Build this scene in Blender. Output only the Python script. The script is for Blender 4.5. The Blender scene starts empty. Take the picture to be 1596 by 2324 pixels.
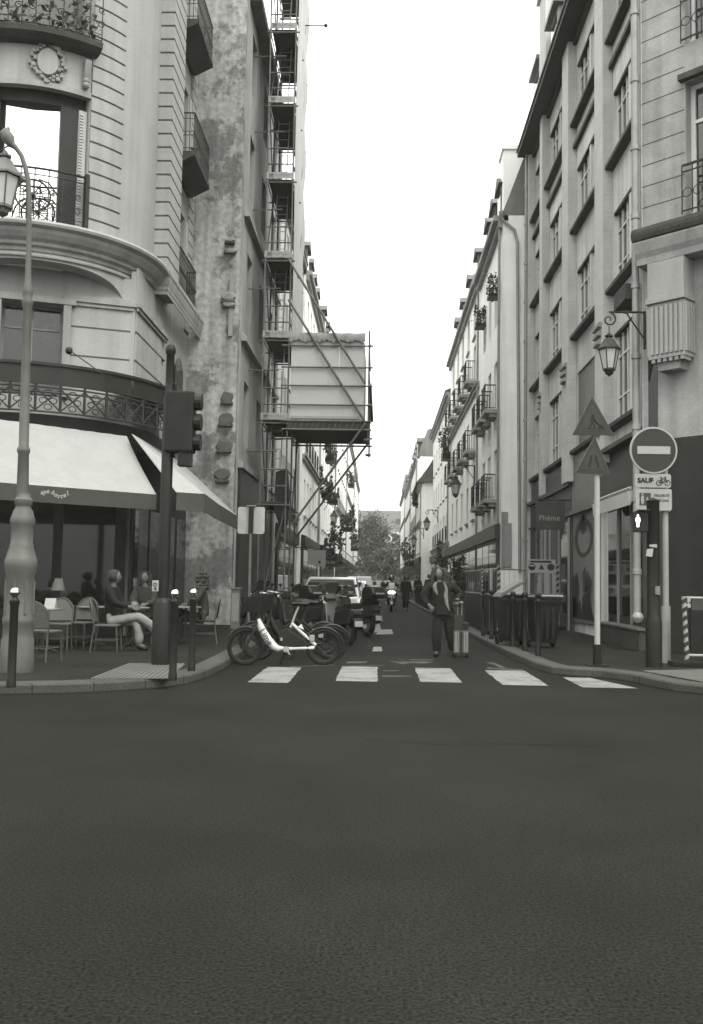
import bpy, bmesh, math, random
from mathutils import Matrix, Vector
R = math.radians
rnd = random.Random(7)
SC = bpy.context.scene
COL = SC.collection
# ---------------------------------------------------------------- camera
F, CX, CY, CZ = 2157.0, 798.0, 1162.0, 1.38
YAW, PIT, ROL = R(1.72), R(4.21), R(1.0)
def ray(px, py):
    u, v = (px-CX)/F, (CY-py)/F
    c, s = math.cos(ROL), math.sin(ROL)
    u, v = u*c-v*s, u*s+v*c
    y, z = math.cos(PIT)-v*math.sin(PIT), math.sin(PIT)+v*math.cos(PIT)
    cy, sy = math.cos(YAW), math.sin(YAW)
    return Vector((u*cy-y*sy, u*sy+y*cy, z))
ORG = Vector((0, 0, CZ))
def at(px, py, Y):                     # point on the vertical plane at depth Y
    d = ray(px, py); return ORG+d*(Y/d.y)
def atx(px, py, X):
    d = ray(px, py); return ORG+d*(X/d.x)
def atz(px, py, Z):
    d = ray(px, py); return ORG+d*((Z-CZ)/d.z)
def onplane(px, py, p, n):
    d = ray(px, py); p = Vector(p); n = Vector(n)
    return ORG+d*((p-ORG).dot(n)/d.dot(n))
cam = bpy.data.cameras.new('camera'); co = bpy.data.objects.new('camera', cam); COL.objects.link(co)
fw = ray(CX, CY).normalized(); rt = (ray(CX+1, CY)-ray(CX, CY)).normalized(); up = rt.cross(fw)
co.matrix_world = Matrix(((rt.x, up.x, -fw.x, 0), (rt.y, up.y, -fw.y, 0), (rt.z, up.z, -fw.z, CZ), (0, 0, 0, 1)))
cam.sensor_fit = 'VERTICAL'; cam.sensor_height = 24; cam.lens = 24*F/2324.0
cam.clip_start = .05; cam.clip_end = 3000
SC.camera = co
# ---------------------------------------------------------------- materials
def tint(g, a=1):
    k = math.exp(-g/.09)                    # the darker paints and stones here are faintly olive
    return (g*(1-.05*k), g*1.01, g*(.965-.19*k), a)
def mat(name, g, rough=.8, var=.2, scale=2.0, fine=0, bump=0, bscale=40, metal=0, stain=None, emit=0, spec=.2, streak=0, brick=None):
    m = bpy.data.materials.new(name); m.use_nodes = True
    nt = m.node_tree; N = nt.nodes; L = nt.links
    b = N['Principled BSDF']
    b.inputs['Roughness'].default_value = rough; b.inputs['Metallic'].default_value = metal
    b.inputs['Specular IOR Level'].default_value = spec
    b.inputs['Base Color'].default_value = tint(g)
    geo = N.new('ShaderNodeNewGeometry')
    col = None
    if var:
        no = N.new('ShaderNodeTexNoise'); no.inputs['Scale'].default_value = scale; no.inputs['Detail'].default_value = 6; no.inputs['Roughness'].default_value = .65
        L.new(geo.outputs['Position'], no.inputs['Vector'])
        r = N.new('ShaderNodeValToRGB'); r.color_ramp.elements[0].position = .3; r.color_ramp.elements[1].position = .7
        r.color_ramp.elements[0].color = tint(g*(1-var)); r.color_ramp.elements[1].color = tint(min(1, g*(1+var)))
        L.new(no.outputs['Fac'], r.inputs['Fac']); col = r.outputs['Color']
    def mul(col, fac_out, lo, p0, p1):
        r = N.new('ShaderNodeMapRange'); r.inputs[1].default_value = p0; r.inputs[2].default_value = p1; r.inputs[3].default_value = lo; r.inputs[4].default_value = 1
        L.new(fac_out, r.inputs[0])
        mx = N.new('ShaderNodeMix'); mx.data_type = 'RGBA'; mx.blend_type = 'MULTIPLY'; mx.inputs[0].default_value = 1
        L.new(col, mx.inputs[6]); L.new(r.outputs[0], mx.inputs[7]); return mx.outputs[2]
    if fine and col:
        n2 = N.new('ShaderNodeTexNoise'); n2.inputs['Scale'].default_value = bscale; n2.inputs['Detail'].default_value = 3
        L.new(geo.outputs['Position'], n2.inputs['Vector']); col = mul(col, n2.outputs['Fac'], 1-fine, .3, .65)
    if streak and col:
        mp = N.new('ShaderNodeMapping'); mp.inputs['Scale'].default_value = (2.2, 2.2, .12)
        L.new(geo.outputs['Position'], mp.inputs['Vector'])
        n3 = N.new('ShaderNodeTexNoise'); n3.inputs['Scale'].default_value = 1.6; n3.inputs['Detail'].default_value = 5
        L.new(mp.outputs[0], n3.inputs['Vector']); col = mul(col, n3.outputs['Fac'], 1-streak, .35, .6)
    if stain and col:
        n4 = N.new('ShaderNodeTexNoise'); n4.inputs['Scale'].default_value = stain[0]; n4.inputs['Detail'].default_value = 8; n4.inputs['Roughness'].default_value = .7
        L.new(geo.outputs['Position'], n4.inputs['Vector']); col = mul(col, n4.outputs['Fac'], stain[1], stain[2], stain[3])
    if brick and col:
        br = N.new('ShaderNodeTexBrick'); br.inputs['Scale'].default_value = 1; br.inputs['Brick Width'].default_value = brick[0]; br.inputs['Row Height'].default_value = brick[1]
        br.inputs['Mortar Size'].default_value = brick[2]; br.inputs['Color1'].default_value = (1, 1, 1, 1); br.inputs['Color2'].default_value = (brick[3],)*3+(1,); br.inputs['Mortar'].default_value = (brick[4],)*3+(1,)
        sp = N.new('ShaderNodeSeparateXYZ'); L.new(geo.outputs['Position'], sp.inputs[0])
        ad = N.new('ShaderNodeMath'); L.new(sp.outputs[0], ad.inputs[0]); L.new(sp.outputs[1], ad.inputs[1])
        cb = N.new('ShaderNodeCombineXYZ'); L.new(ad.outputs[0], cb.inputs[0]); L.new(sp.outputs[2], cb.inputs[1])
        L.new(cb.outputs[0], br.inputs['Vector'])
        mx = N.new('ShaderNodeMix'); mx.data_type = 'RGBA'; mx.blend_type = 'MULTIPLY'; mx.inputs[0].default_value = 1
        L.new(col, mx.inputs[6]); L.new(br.outputs['Color'], mx.inputs[7]); col = mx.outputs[2]
    if col: L.new(col, b.inputs['Base Color'])
    if bump:
        nb = N.new('ShaderNodeTexNoise'); nb.inputs['Scale'].default_value = bscale; nb.inputs['Detail'].default_value = 4
        L.new(geo.outputs['Position'], nb.inputs['Vector'])
        bp = N.new('ShaderNodeBump'); bp.inputs['Strength'].default_value = bump; bp.inputs['Distance'].default_value = .02
        L.new(nb.outputs['Fac'], bp.inputs['Height']); L.new(bp.outputs[0], b.inputs['Normal'])
    if emit:
        b.inputs['Emission Color'].default_value = (1, 1, .97, 1); b.inputs['Emission Strength'].default_value = emit
    return m
M = dict(
 asphalt=mat('asphalt', .0195, .85, .16, .45, fine=.85, bump=.3, bscale=70, stain=(.22, .82, .38, .56), spec=.06),
 pave=mat('asphalt_pavement', .026, .9, .15, .7, fine=.75, bump=.3, bscale=26, stain=(.6, .7, .40, .55), spec=.06),
 kerb=mat('granite_kerb', .06, .8, .2, 1.3, fine=.4, bump=.2, bscale=40, brick=(.95, 9, .014, .8, .3)),
 paint=mat('road_paint', .19, .7, .12, 3, fine=.35, bscale=25, stain=(2.2, .55, .38, .52), bump=.2),
 wornpaint=mat('worn_road_paint', .07, .8, .3, 4, fine=.5, bscale=22, stain=(3, .4, .4, .6)),
 stone=mat('limestone', .30, .85, .08, 1.2, fine=.12, bump=.12, bscale=30, streak=.14),
 stoned=mat('limestone_greyed', .28, .88, .12, 1.5, fine=.15, bump=.15, bscale=30, streak=.2),
 block=mat('coursed_limestone', .34, .85, .12, 1.0, fine=.15, bump=.2, bscale=25, streak=.2, stain=(.9, .8, .4, .6)),
 ledge=mat('weathered_ledge', .055, .9, .3, 2, fine=.3, bump=.3, bscale=30),
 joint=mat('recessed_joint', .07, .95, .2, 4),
 party=mat('peeling_render', .35, .95, .22, .5, fine=.35, bump=.6, bscale=7, streak=.35, stain=(.62, .5, .45, .50)),
 render1=mat('pale_render', .85, .9, .08, .8, fine=.1, bump=.08, streak=.12),
 render2=mat('cream_render', .86, .9, .06, .6, fine=.08, bump=.08, streak=.14),
 render3=mat('grey_render', .5, .9, .1, .6, fine=.1, bump=.08, streak=.18),
 render4=mat('white_render', .88, .9, .05, .6, fine=.06, bump=.06, streak=.1),
 cement=mat('cement_render', .55, .9, .08, .7, fine=.12, bump=.1, bscale=40, streak=.22, stain=(.5, .86, .38, .55)),
 cementd=mat('cement_bands', .46, .9, .1, 2, fine=.1, bump=.1, brick=(.9, .45, .006, .93, .75)),
 sill=mat('slate_sill', .035, .7, .3, 3),
 zinc=mat('zinc_roof', .17, .5, .15, 1, metal=.2, streak=.2),
 slate=mat('slate_roof', .10, .7, .25, 3, brick=(.3, .18, .01, .8, .6)),
 tile=mat('tile_roof', .13, .85, .2, 2, brick=(.25, .2, .02, .75, .5)),
 glass=mat('window_glass', .022, .04, .3, 1.2, spec=.8),
 glassf=mat('far_window_glass', .02, .25, .3, 1, spec=.25),
 seam=mat('asphalt_seam', .004, .95, .2, 9, spec=0),
 cover=mat('crumpled_cover', .22, .7, .15, 2),
 glassd=mat('dark_shop_glass', .012, .05, .3, 1, spec=.5),
 mirror=mat('sky_lit_glass', .9, .02, 0, metal=1),
 glow=mat('lamp_glass', .4, .25, .1, 5, spec=.6),
 frame=mat('painted_window_frame', .16, .55, .1, 4),
 framew=mat('white_window_frame', .55, .5, .08, 4),
 shutter=mat('louvred_shutter', .33, .6, .12, 3),
 iron=mat('wrought_iron', .018, .5, .3, 6),
 pipe=mat('zinc_pipe', .26, .5, .15, 3, metal=.3),
 shop=mat('dark_shopfront', .022, .45, .25, 1.5, streak=.2),
 shop2=mat('grey_shopfront', .05, .5, .2, 1.5, streak=.2),
 interior=mat('dim_interior', .015, .8, .4, 1.2),
 dark=mat('dark_paint', .011, .45, .25, 5),
 rubber=mat('rubber', .009, .85, .25, 12),
 black=mat('black_plastic', .014, .4, .2, 8),
 canvas=mat('awning_canvas', .235, .8, .04, 1.0, fine=.06, bscale=12, streak=.06),
 valance=mat('awning_valance', .05, .85, .15, 2),
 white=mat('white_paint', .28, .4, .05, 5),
 whitep=mat('white_gloss', .46, .22, .04, 5),
 lampg=mat('cast_iron_paint', .085, .5, .15, 4),
 grey=mat('grey_paint', .13, .45, .12, 4),
 alu=mat('aluminium', .45, .38, .1, 6, metal=.75),
 steel=mat('galvanised_steel', .30, .5, .2, 8, metal=.5),
 steeld=mat('dull_scaffold_tube', .11, .6, .25, 6, metal=.3),
 wood=mat('dark_scaffold_deck', .045, .85, .3, 3, fine=.3),
 sheet=mat('translucent_sheeting', .4, .7, .08, .8, streak=.12),
 tarp=mat('pale_panel', .42, .65, .05, .9, fine=.06, bscale=14),
 board=mat('toe_board', .26, .7, .15, 4),
 tact=mat('tactile_slab', .09, .8, .2, 3),
 signf=mat('sign_yellow', .036, .5, .08, 3),
 chairg=mat('chair_rail', .06, .6, .2, 5),
 red=mat('dark_red_enamel', .03, .3, .15, 2),
 signback=mat('sign_back', .30, .4, .15, 4, metal=.3),
 leaf=mat('leaves', .055, .7, .45, 6),
 leafp=mat('spring_leaves', .10, .8, .3, 1.2),
 bark=mat('bark', .08, .95, .3, 6, bump=.4),
 skin=mat('skin', .11, .55, .08, 12),
 hair=mat('hair', .03, .6, .4, 30),
 coat=mat('dark_wool', .012, .95, .3, 20, bump=.2),
 cloth=mat('pale_cloth', .16, .9, .1, 14),
 clothm=mat('mid_cloth', .03, .9, .15, 14),
 rattan=mat('woven_rattan', .08, .7, .3, 45, bump=.4),
 chrome=mat('chrome', .7, .1, .05, 4, metal=1),
 carb=mat('black_car_paint', .02, .12, .15, 2, spec=.8),
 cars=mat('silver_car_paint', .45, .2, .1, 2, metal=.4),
 carglass=mat('car_glass', .05, .03, .2, 2, spec=.9),
 caseg=mat('grey_suitcase', .07, .45, .12, 6),
 lamp_on=mat('lit_lamp', .9, .4, 0, emit=9),
 man_on=mat('lit_signal_man', .9, .4, 0, emit=.8),
)
# ---------------------------------------------------------------- mesh builder
SPLIT = dict(shop_pane='shop_pane', corbel_mouldings='corbel', shop_frames='shop_frame', beam_stub='beam_stub', shutter='shutter', shutters='shutter', pane='pane', sills='sill', wheels='wheel', feet='foot', sticker_mark='sticker_mark', shopfront='shopfront', grips='grip', window_surround='window_surround', lintel='lintel', fluting='fluting', bay_panel='bay_panel', bay_brace='bay_brace', spot_lamp='spot_lamp', string_course='string_course', joints='joint', cornice='cornice')
def wm(o):
    m = o.matrix_parent_inverse @ o.matrix_basis
    return wm(o.parent) @ m if o.parent else o.matrix_basis.copy()
class B:
    def __init__(s, m=None): s.v = []; s.f = []; s.m = m
    def add(s, vs, fs):
        n = len(s.v)
        s.v += [(s.m @ Vector(p) if s.m else Vector(p)) for p in vs]
        s.f += [tuple(i+n for i in f) for f in fs]; return s
    def box(s, a, b):
        x0, y0, z0 = a; x1, y1, z1 = b
        return s.add([(x0, y0, z0), (x1, y0, z0), (x1, y1, z0), (x0, y1, z0), (x0, y0, z1), (x1, y0, z1), (x1, y1, z1), (x0, y1, z1)],
                     [(3, 2, 1, 0), (4, 5, 6, 7), (0, 1, 5, 4), (1, 2, 6, 5), (2, 3, 7, 6), (3, 0, 4, 7)])
    def cbox(s, c, d):
        return s.box([c[i]-d[i]/2 for i in range(3)], [c[i]+d[i]/2 for i in range(3)])
    def tube(s, pts, r, n=8, cap=True):
        pts = [Vector(p) for p in pts]; rs = r if isinstance(r, (list, tuple)) else [r]*len(pts)
        vs = []; fs = []; prev = None
        for i, p in enumerate(pts):
            t = (pts[min(i+1, len(pts)-1)]-pts[max(i-1, 0)])
            t = t.normalized() if t.length > 1e-9 else Vector((0, 0, 1))
            if prev is None:
                a = t.orthogonal().normalized()
            else:
                a = prev-t*prev.dot(t); a = a.normalized() if a.length > 1e-6 else t.orthogonal().normalized()
            prev = a; b = t.cross(a)
            for k in range(n):
                q = 2*math.pi*k/n; vs.append(p+(a*math.cos(q)+b*math.sin(q))*rs[i])
        for i in range(len(pts)-1):
            for k in range(n):
                fs.append((i*n+k, i*n+(k+1) % n, (i+1)*n+(k+1) % n, (i+1)*n+k))
        if cap:
            fs.append(tuple(range(n-1, -1, -1))); fs.append(tuple((len(pts)-1)*n+k for k in range(n)))
        return s.add(vs, fs)
    def lathe(s, prof, c=(0, 0, 0), n=16):
        vs = []; fs = []
        for r_, z in prof:
            for k in range(n):
                q = 2*math.pi*k/n; vs.append((c[0]+max(r_, 1e-4)*math.cos(q), c[1]+max(r_, 1e-4)*math.sin(q), c[2]+z))
        for i in range(len(prof)-1):
            for k in range(n):
                fs.append((i*n+k, i*n+(k+1) % n, (i+1)*n+(k+1) % n, (i+1)*n+k))
        fs.append(tuple(range(n-1, -1, -1))); fs.append(tuple((len(prof)-1)*n+k for k in range(n)))
        return s.add(vs, fs)
    def ball(s, c, r, n=12, m=8):
        r = r if isinstance(r, (list, tuple)) else (r, r, r)
        vs = []; fs = []
        for i in range(m+1):
            a = math.pi*i/m
            for k in range(n):
                q = 2*math.pi*k/n; vs.append((c[0]+r[0]*math.sin(a)*math.cos(q), c[1]+r[1]*math.sin(a)*math.sin(q), c[2]-r[2]*math.cos(a)))
        for i in range(m):
            for k in range(n):
                fs.append((i*n+k, i*n+(k+1) % n, (i+1)*n+(k+1) % n, (i+1)*n+k))
        return s.add(vs, fs)
    def prism(s, poly, d0, d1, axis='y'):      # polygon in two axes, extruded along the third
        def P(p, d):
            return {'y': (p[0], d, p[1]), 'z': (p[0], p[1], d), 'x': (d, p[0], p[1])}[axis]
        n = len(poly)
        vs = [P(p, d0) for p in poly]+[P(p, d1) for p in poly]
        fs = [tuple(range(n)), tuple(range(2*n-1, n-1, -1))]+[(i, (i+1) % n, n+(i+1) % n, n+i) for i in range(n)]
        return s.add(vs, fs)
    def ring(s, c, R_, r, n=32, m=8, axis='y', a0=0, a1=360):
        full = abs(a1-a0) >= 360
        pts = []
        for i in range(n+(0 if full else 1)):
            q = R(a0+(a1-a0)*i/n); u, v = R_*math.cos(q), R_*math.sin(q)
            pts.append({'y': (c[0]+u, c[1], c[2]+v), 'x': (c[0], c[1]+u, c[2]+v), 'z': (c[0]+u, c[1]+v, c[2])}[axis])
        if not full: return s.tube(pts, r, m)
        pts += [pts[0], pts[1]]
        return s.tube(pts, r, m, cap=False)
    def disc(s, c, R_, y0, y1, n=40):            # disc facing -y
        return s.prism([(c[0]+R_*math.cos(2*math.pi*i/n), c[1]+R_*math.sin(2*math.pi*i/n)) for i in range(n)], y0, y1)
    def mesh(s, name, material, bevel=0, smooth=False, weld=False):
        me = bpy.data.meshes.new(name); me.from_pydata([tuple(v) for v in s.v], [], s.f); me.materials.append(material)
        bm = bmesh.new(); bm.from_mesh(me)
        if weld: bmesh.ops.remove_doubles(bm, verts=bm.verts, dist=1e-4)
        bmesh.ops.recalc_face_normals(bm, faces=bm.faces)
        if bevel:
            es = [e for e in bm.edges if len(e.link_faces) == 2 and e.calc_face_angle(0) > .6]
            bmesh.ops.bevel(bm, geom=es, offset=bevel, segments=2, affect='EDGES', profile=.6, clamp_overlap=True)
        bm.to_mesh(me); bm.free()
        if smooth:
            for p in me.polygons: p.use_smooth = True
            try: me.set_sharp_from_angle(angle=R(40))
            except Exception: pass
        return me
    def pieces(s):
        n = len(s.v); par = list(range(n))
        def fd(i):
            while par[i] != i: par[i] = par[par[i]]; i = par[i]
            return i
        for f in s.f:
            for i in f[1:]: par[fd(i)] = fd(f[0])
        g = {}
        for i in range(n): g.setdefault(fd(i), []).append(i)
        cl = []
        for ids in g.values():
            P = [s.v[i] for i in ids]; cl.append(([min(p[k] for p in P)-.012 for k in range(3)], [max(p[k] for p in P)+.012 for k in range(3)], set(ids)))
        ch = True
        while ch:
            ch = False; out = []
            for c in cl:
                for o in out:
                    if all(c[0][k] <= o[1][k] and o[0][k] <= c[1][k] for k in range(3)):
                        for k in range(3): o[0][k] = min(o[0][k], c[0][k]); o[1][k] = max(o[1][k], c[1][k])
                        o[2].update(c[2]); ch = True; break
                else: out.append(([*c[0]], [*c[1]], set(c[2])))
            cl = out
        return [c[2] for c in cl]
    def build(s, name, material, parent=None, bevel=0, smooth=False, world=False, weld=False, inv=None):
        if name in SPLIT:
            ps = s.pieces()
            if 1 < len(ps) <= 60:
                r = None
                for ids in ps:
                    ix = {i: k for k, i in enumerate(sorted(ids))}; q = B(); q.v = [s.v[i] for i in sorted(ids)]; q.f = [tuple(ix[i] for i in f) for f in s.f if f[0] in ids]
                    o = link(SPLIT[name], q.mesh(SPLIT[name], material, bevel, smooth, weld), parent, world); r = r or o
                return r
        me = s.mesh(name, material, bevel, smooth, weld)
        return link(name, me, parent, world)
def link(name, me, parent=None, world=False, loc=None, mtx=None):
    o = bpy.data.objects.new(name, me); COL.objects.link(o)
    if mtx is not None: o.matrix_basis = mtx
    elif loc is not None: o.location = loc
    if parent:
        o.parent = parent
        if world: o.matrix_parent_inverse = wm(parent).inverted()
    return o
def tag(o, label=None, cat=None, group=None, kind=None):
    if label: o['label'] = label
    if cat: o['category'] = cat
    if group: o['group'] = group
    if kind: o['kind'] = kind
    return o
def thing(name, label, cat, loc=(0, 0, 0), rz=0, group=None):
    o = bpy.data.objects.new(name, None); COL.objects.link(o); o.empty_display_size = .1
    o.location = loc; o.rotation_euler = (0, 0, rz)
    return tag(o, label, cat, group)
def dup(root, loc=None, rz=None, label=None, group=None, scale=None):
    def cp(o, par):
        c = o.copy(); COL.objects.link(c)
        if par: c.parent = par
        for ch in list(o.children): cp(ch, c)
        return c
    r = cp(root, None)
    if loc is not None: r.location = loc
    if rz is not None: r.rotation_euler = (0, 0, rz)
    if scale is not None: r.scale = (scale,)*3
    if label: r['label'] = label
    if group: r['group'] = group
    return r
def struct(o): return tag(o, kind='structure')
def text(body, size, material, parent, mtx, name='lettering', extrude=.002, world=True, align='CENTER', shear=0, sx=1, bold=0):
    cu = bpy.data.curves.new('lettering', 'FONT'); cu.body = body; cu.size = size; cu.extrude = extrude; cu.align_x = align; cu.align_y = 'CENTER'; cu.shear = shear; cu.resolution_u = 3; cu.offset = bold
    t = bpy.data.objects.new('tmp', cu); COL.objects.link(t)
    dg = bpy.context.evaluated_depsgraph_get(); me = bpy.data.meshes.new_from_object(t.evaluated_get(dg))
    bpy.data.objects.remove(t); me.materials.clear(); me.materials.append(material)
    if sx != 1: me.transform(Matrix.Diagonal((sx, 1, 1, 1)))
    return link(name, me, parent, world, mtx=mtx)
def upright(loc, n):                        # frame: x along the face, y up, z out of it (for text and marks)
    n = Vector(n).normalized(); x = Vector((0, 0, 1)).cross(n).normalized()
    y = n.cross(x)
    return Matrix(((x.x, y.x, n.x, loc[0]), (x.y, y.y, n.y, loc[1]), (x.z, y.z, n.z, loc[2]), (0, 0, 0, 1)))
def frame(p, n):                            # frame: x along the wall, y out of it, z up
    n = Vector((n[0], n[1], 0)).normalized(); x = n.cross(Vector((0, 0, 1)))
    return Matrix(((x.x, n.x, 0, p[0]), (x.y, n.y, 0, p[1]), (0, 0, 1, p[2] if len(p) > 2 else 0), (0, 0, 0, 1)))
# ---------------------------------------------------------------- world and light
w = bpy.data.worlds.new('World'); SC.world = w; w.use_nodes = True
nt = w.node_tree; bg = nt.nodes['Background']
sky = nt.nodes.new('ShaderNodeTexSky'); sky.sky_type = 'NISHITA'; sky.sun_disc = False
SUN_EL, SUN_AZ = R(52), R(135)              # azimuth measured from +Y towards +X
sky.sun_elevation = SUN_EL; sky.sun_rotation = SUN_AZ; sky.air_density = 1; sky.dust_density = 6; sky.ozone_density = 1
bw = nt.nodes.new('ShaderNodeRGBToBW'); nt.links.new(sky.outputs[0], bw.inputs[0])
# overcast: the cloud layer evens the clear sky's luminance out, brighter overhead than at the horizon
tc = nt.nodes.new('ShaderNodeTexCoord'); sx_ = nt.nodes.new('ShaderNodeSeparateXYZ'); nt.links.new(tc.outputs['Generated'], sx_.inputs[0])
mr = nt.nodes.new('ShaderNodeMapRange'); mr.inputs[1].default_value = 0; mr.inputs[2].default_value = 1; mr.inputs[3].default_value = 4.2; mr.inputs[4].default_value = 18.5
nt.links.new(sx_.outputs[2], mr.inputs[0])
mx = nt.nodes.new('ShaderNodeMix'); mx.data_type = 'FLOAT'; mx.inputs[0].default_value = .9
nt.links.new(bw.outputs[0], mx.inputs[2]); nt.links.new(mr.outputs[0], mx.inputs[3])
tn = nt.nodes.new('ShaderNodeMix'); tn.data_type = 'RGBA'; tn.blend_type = 'MULTIPLY'; tn.inputs[0].default_value = 1
tn.inputs[6].default_value = (1, 1.003, .99, 1); nt.links.new(mx.outputs[0], tn.inputs[7])
nt.links.new(tn.outputs[2], bg.inputs['Color']); bg.inputs['Strength'].default_value = .1
sl = bpy.data.lights.new('sun', 'SUN'); sl.energy = 1.0; sl.angle = R(35); sl.color = (1, .985, .95)
so = bpy.data.objects.new('sun', sl); COL.objects.link(so)
sd = Vector((math.sin(SUN_AZ)*math.cos(SUN_EL), math.cos(SUN_AZ)*math.cos(SUN_EL), math.sin(SUN_EL)))
so.rotation_euler = sd.to_track_quat('Z', 'Y').to_euler()
SC.view_settings.view_transform = 'Standard'; SC.view_settings.look = 'None'; SC.view_settings.exposure = 1.42; SC.view_settings.gamma = 1
SC.cycles.max_bounces = 6; SC.cycles.diffuse_bounces = 4; SC.cycles.use_denoising = True

# ---------------------------------------------------------------- air
def haze_box():
    b = B(); b.box((-62, -30, -1), (62, 262, 27)); m = bpy.data.materials.new('air'); m.use_nodes = True; nt = m.node_tree; nt.nodes.clear()
    o = nt.nodes.new('ShaderNodeOutputMaterial'); v = nt.nodes.new('ShaderNodeVolumePrincipled'); v.inputs['Density'].default_value = .0005; v.inputs['Color'].default_value = (.93, .98, .84, 1); v.inputs['Anisotropy'].default_value = .0
    nt.links.new(v.outputs[0], o.inputs['Volume']); tag(b.build('haze', m), kind='stuff')
haze_box()
# ================================================================ the setting: ground, kerbs, pavements, markings
g = B(); g.add([(-60, -28, 0), (60, -28, 0), (60, 260, 0), (-60, 260, 0)], [(0, 1, 2, 3)])
struct(g.build('road', M['asphalt']))
def pavement(edge, inner, nm):
    # edge: kerb line; inner: the same number of points on the building side
    def off(P, d):
        out = []
        for i, p in enumerate(P):
            a = Vector(P[max(i-1, 0)]); b = Vector(P[min(i+1, len(P)-1)]); t = (b-a).normalized()
            nrm = Vector((-t.y, t.x)); q = Vector(inner[i])-Vector(p)
            if nrm.dot(q) < 0: nrm = -nrm
            out.append(Vector(p)+nrm*d)
        return out
    k1 = off(edge, .02); k2 = off(edge, .30); kb = B(); n = len(edge)
    vs = [(p[0], p[1], -.05) for p in edge]+[(p[0], p[1], .10) for p in edge]+[(p.x, p.y, .122) for p in k1]+[(p.x, p.y, .126) for p in k2]+[(p.x, p.y, -.05) for p in k2]
    fs = []
    for i in range(n-1):
        for r_ in range(4): fs.append((r_*n+i, r_*n+i+1, (r_+1)*n+i+1, (r_+1)*n+i))
    kb.add(vs, fs); struct(kb.build('kerb', M['kerb']))
    pv = B(); vs = [(p.x, p.y, .12) for p in k2]+[(p[0], p[1], .12) for p in inner]
    pv.add(vs, [(i, i+1, n+i+1, n+i) for i in range(n-1)]); struct(pv.build('pavement', M['pave']))
pavement([(-59, 5.5), (-12, 9.8), (-8, 10.4), (-5.5, 10.85), (-4.4, 11.05), (-3.75, 11.28), (-3.2, 11.62), (-2.75, 12.05), (-2.5, 12.6), (-2.4, 13.4), (-2.38, 14.5), (-2.42, 17), (-2.45, 30), (-2.4, 90), (-2.4, 158)],
         [(-59, 60), (-30, 60), (-25, 60), (-22, 60), (-20, 60), (-18, 60), (-16, 60), (-14, 60), (-12, 60), (-10, 60), (-9, 60), (-8, 60), (-7, 62), (-7, 90), (-7, 158)], 'left')
pavement([(59, 5.0), (14, 10.6), (7.5, 11.55), (5.2, 12.1), (4.3, 12.5), (3.95, 12.95), (3.8, 13.5), (3.7, 14.1), (3.4, 14.62), (3.0, 14.82), (2.72, 15.05), (2.6, 15.8), (2.5, 18.5), (2.42, 24), (2.35, 37), (2.2, 61), (2.2, 158)],
         [(59, 60), (40, 60), (30, 60), (26, 60), (24, 60), (22, 60), (20, 60), (18, 60), (16, 60), (14, 60), (12, 60), (10, 60), (9, 60), (8, 60), (7.5, 62), (7, 70), (7, 158)], 'right')
zb = B()
for (a, b_) in [((-1.75, 12.95), (-1.21, 15.3)), ((-.58, 13.36), (0, 15.68)), ((.6, 13.46), (1.19, 15.68)), ((1.72, 13.28), (2.36, 15.48)), ((2.8, 13.18), (3.55, 14.55))]:
    n = 14; xs0 = [a[0]+rnd.uniform(-.012, .012) for _ in range(n+1)]; xs1 = [b_[0]+rnd.uniform(-.012, .012) for _ in range(n+1)]
    if a[0] > 2.7: xs1 = [3.55-.36*i/n for i in range(n+1)]
    vs = []
    for i in range(n+1):
        y = a[1]+(b_[1]-a[1])*i/n; vs += [(xs0[i], y, .004), (xs1[i], y, .004)]
    zb.add(vs, [(2*i, 2*i+1, 2*i+3, 2*i+2) for i in range(n)])
struct(zb.build('road_marking', M['paint']))
wb = B()
def patch(quad, b=wb):
    vs = [tuple(atz(x, y, .004)) for x, y in quad]; b.add(vs, [tuple(range(len(vs)))])
for q in [[(845, 1478), (868, 1478), (866, 1468), (848, 1468)], [(852, 1440), (893, 1439), (889, 1428), (862, 1429)], [(846, 1436), (866, 1432), (862, 1415), (849, 1416)]]:
    patch(q)
struct(wb.build('road_marking', M['paint']))
wb2 = B()
for q in [[(870, 1523), (905, 1523), (905, 1521), (870, 1521)], [(868, 1536), (935, 1536), (933, 1533), (868, 1533)], [(880, 1499), (905, 1502), (960, 1500), (985, 1503), (960, 1506), (930, 1505), (915, 1508)],
          [(930, 1496), (985, 1497), (985, 1499), (930, 1498)], [(1102, 1503), (1120, 1503), (1150, 1515), (1138, 1517), (1122, 1509)], [(1105, 1514), (1190, 1520), (1188, 1523), (1106, 1518)],
          [(790, 1501), (835, 1501), (830, 1505), (785, 1505)], [(778, 1511), (875, 1509), (875, 1510), (778, 1513)], [(905, 1497), (920, 1497), (920, 1498), (905, 1498)],
          [(660, 1512), (760, 1508), (760, 1510), (660, 1514)], [(852, 1408), (862, 1408), (862, 1410), (852, 1410)], [(852, 1400), (862, 1400), (862, 1402), (852, 1402)], [(868, 1360), (880, 1360), (880, 1361), (868, 1361)]]:
    patch(q, wb2)
struct(wb2.build('worn_road_marking', M['wornpaint']))
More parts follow.
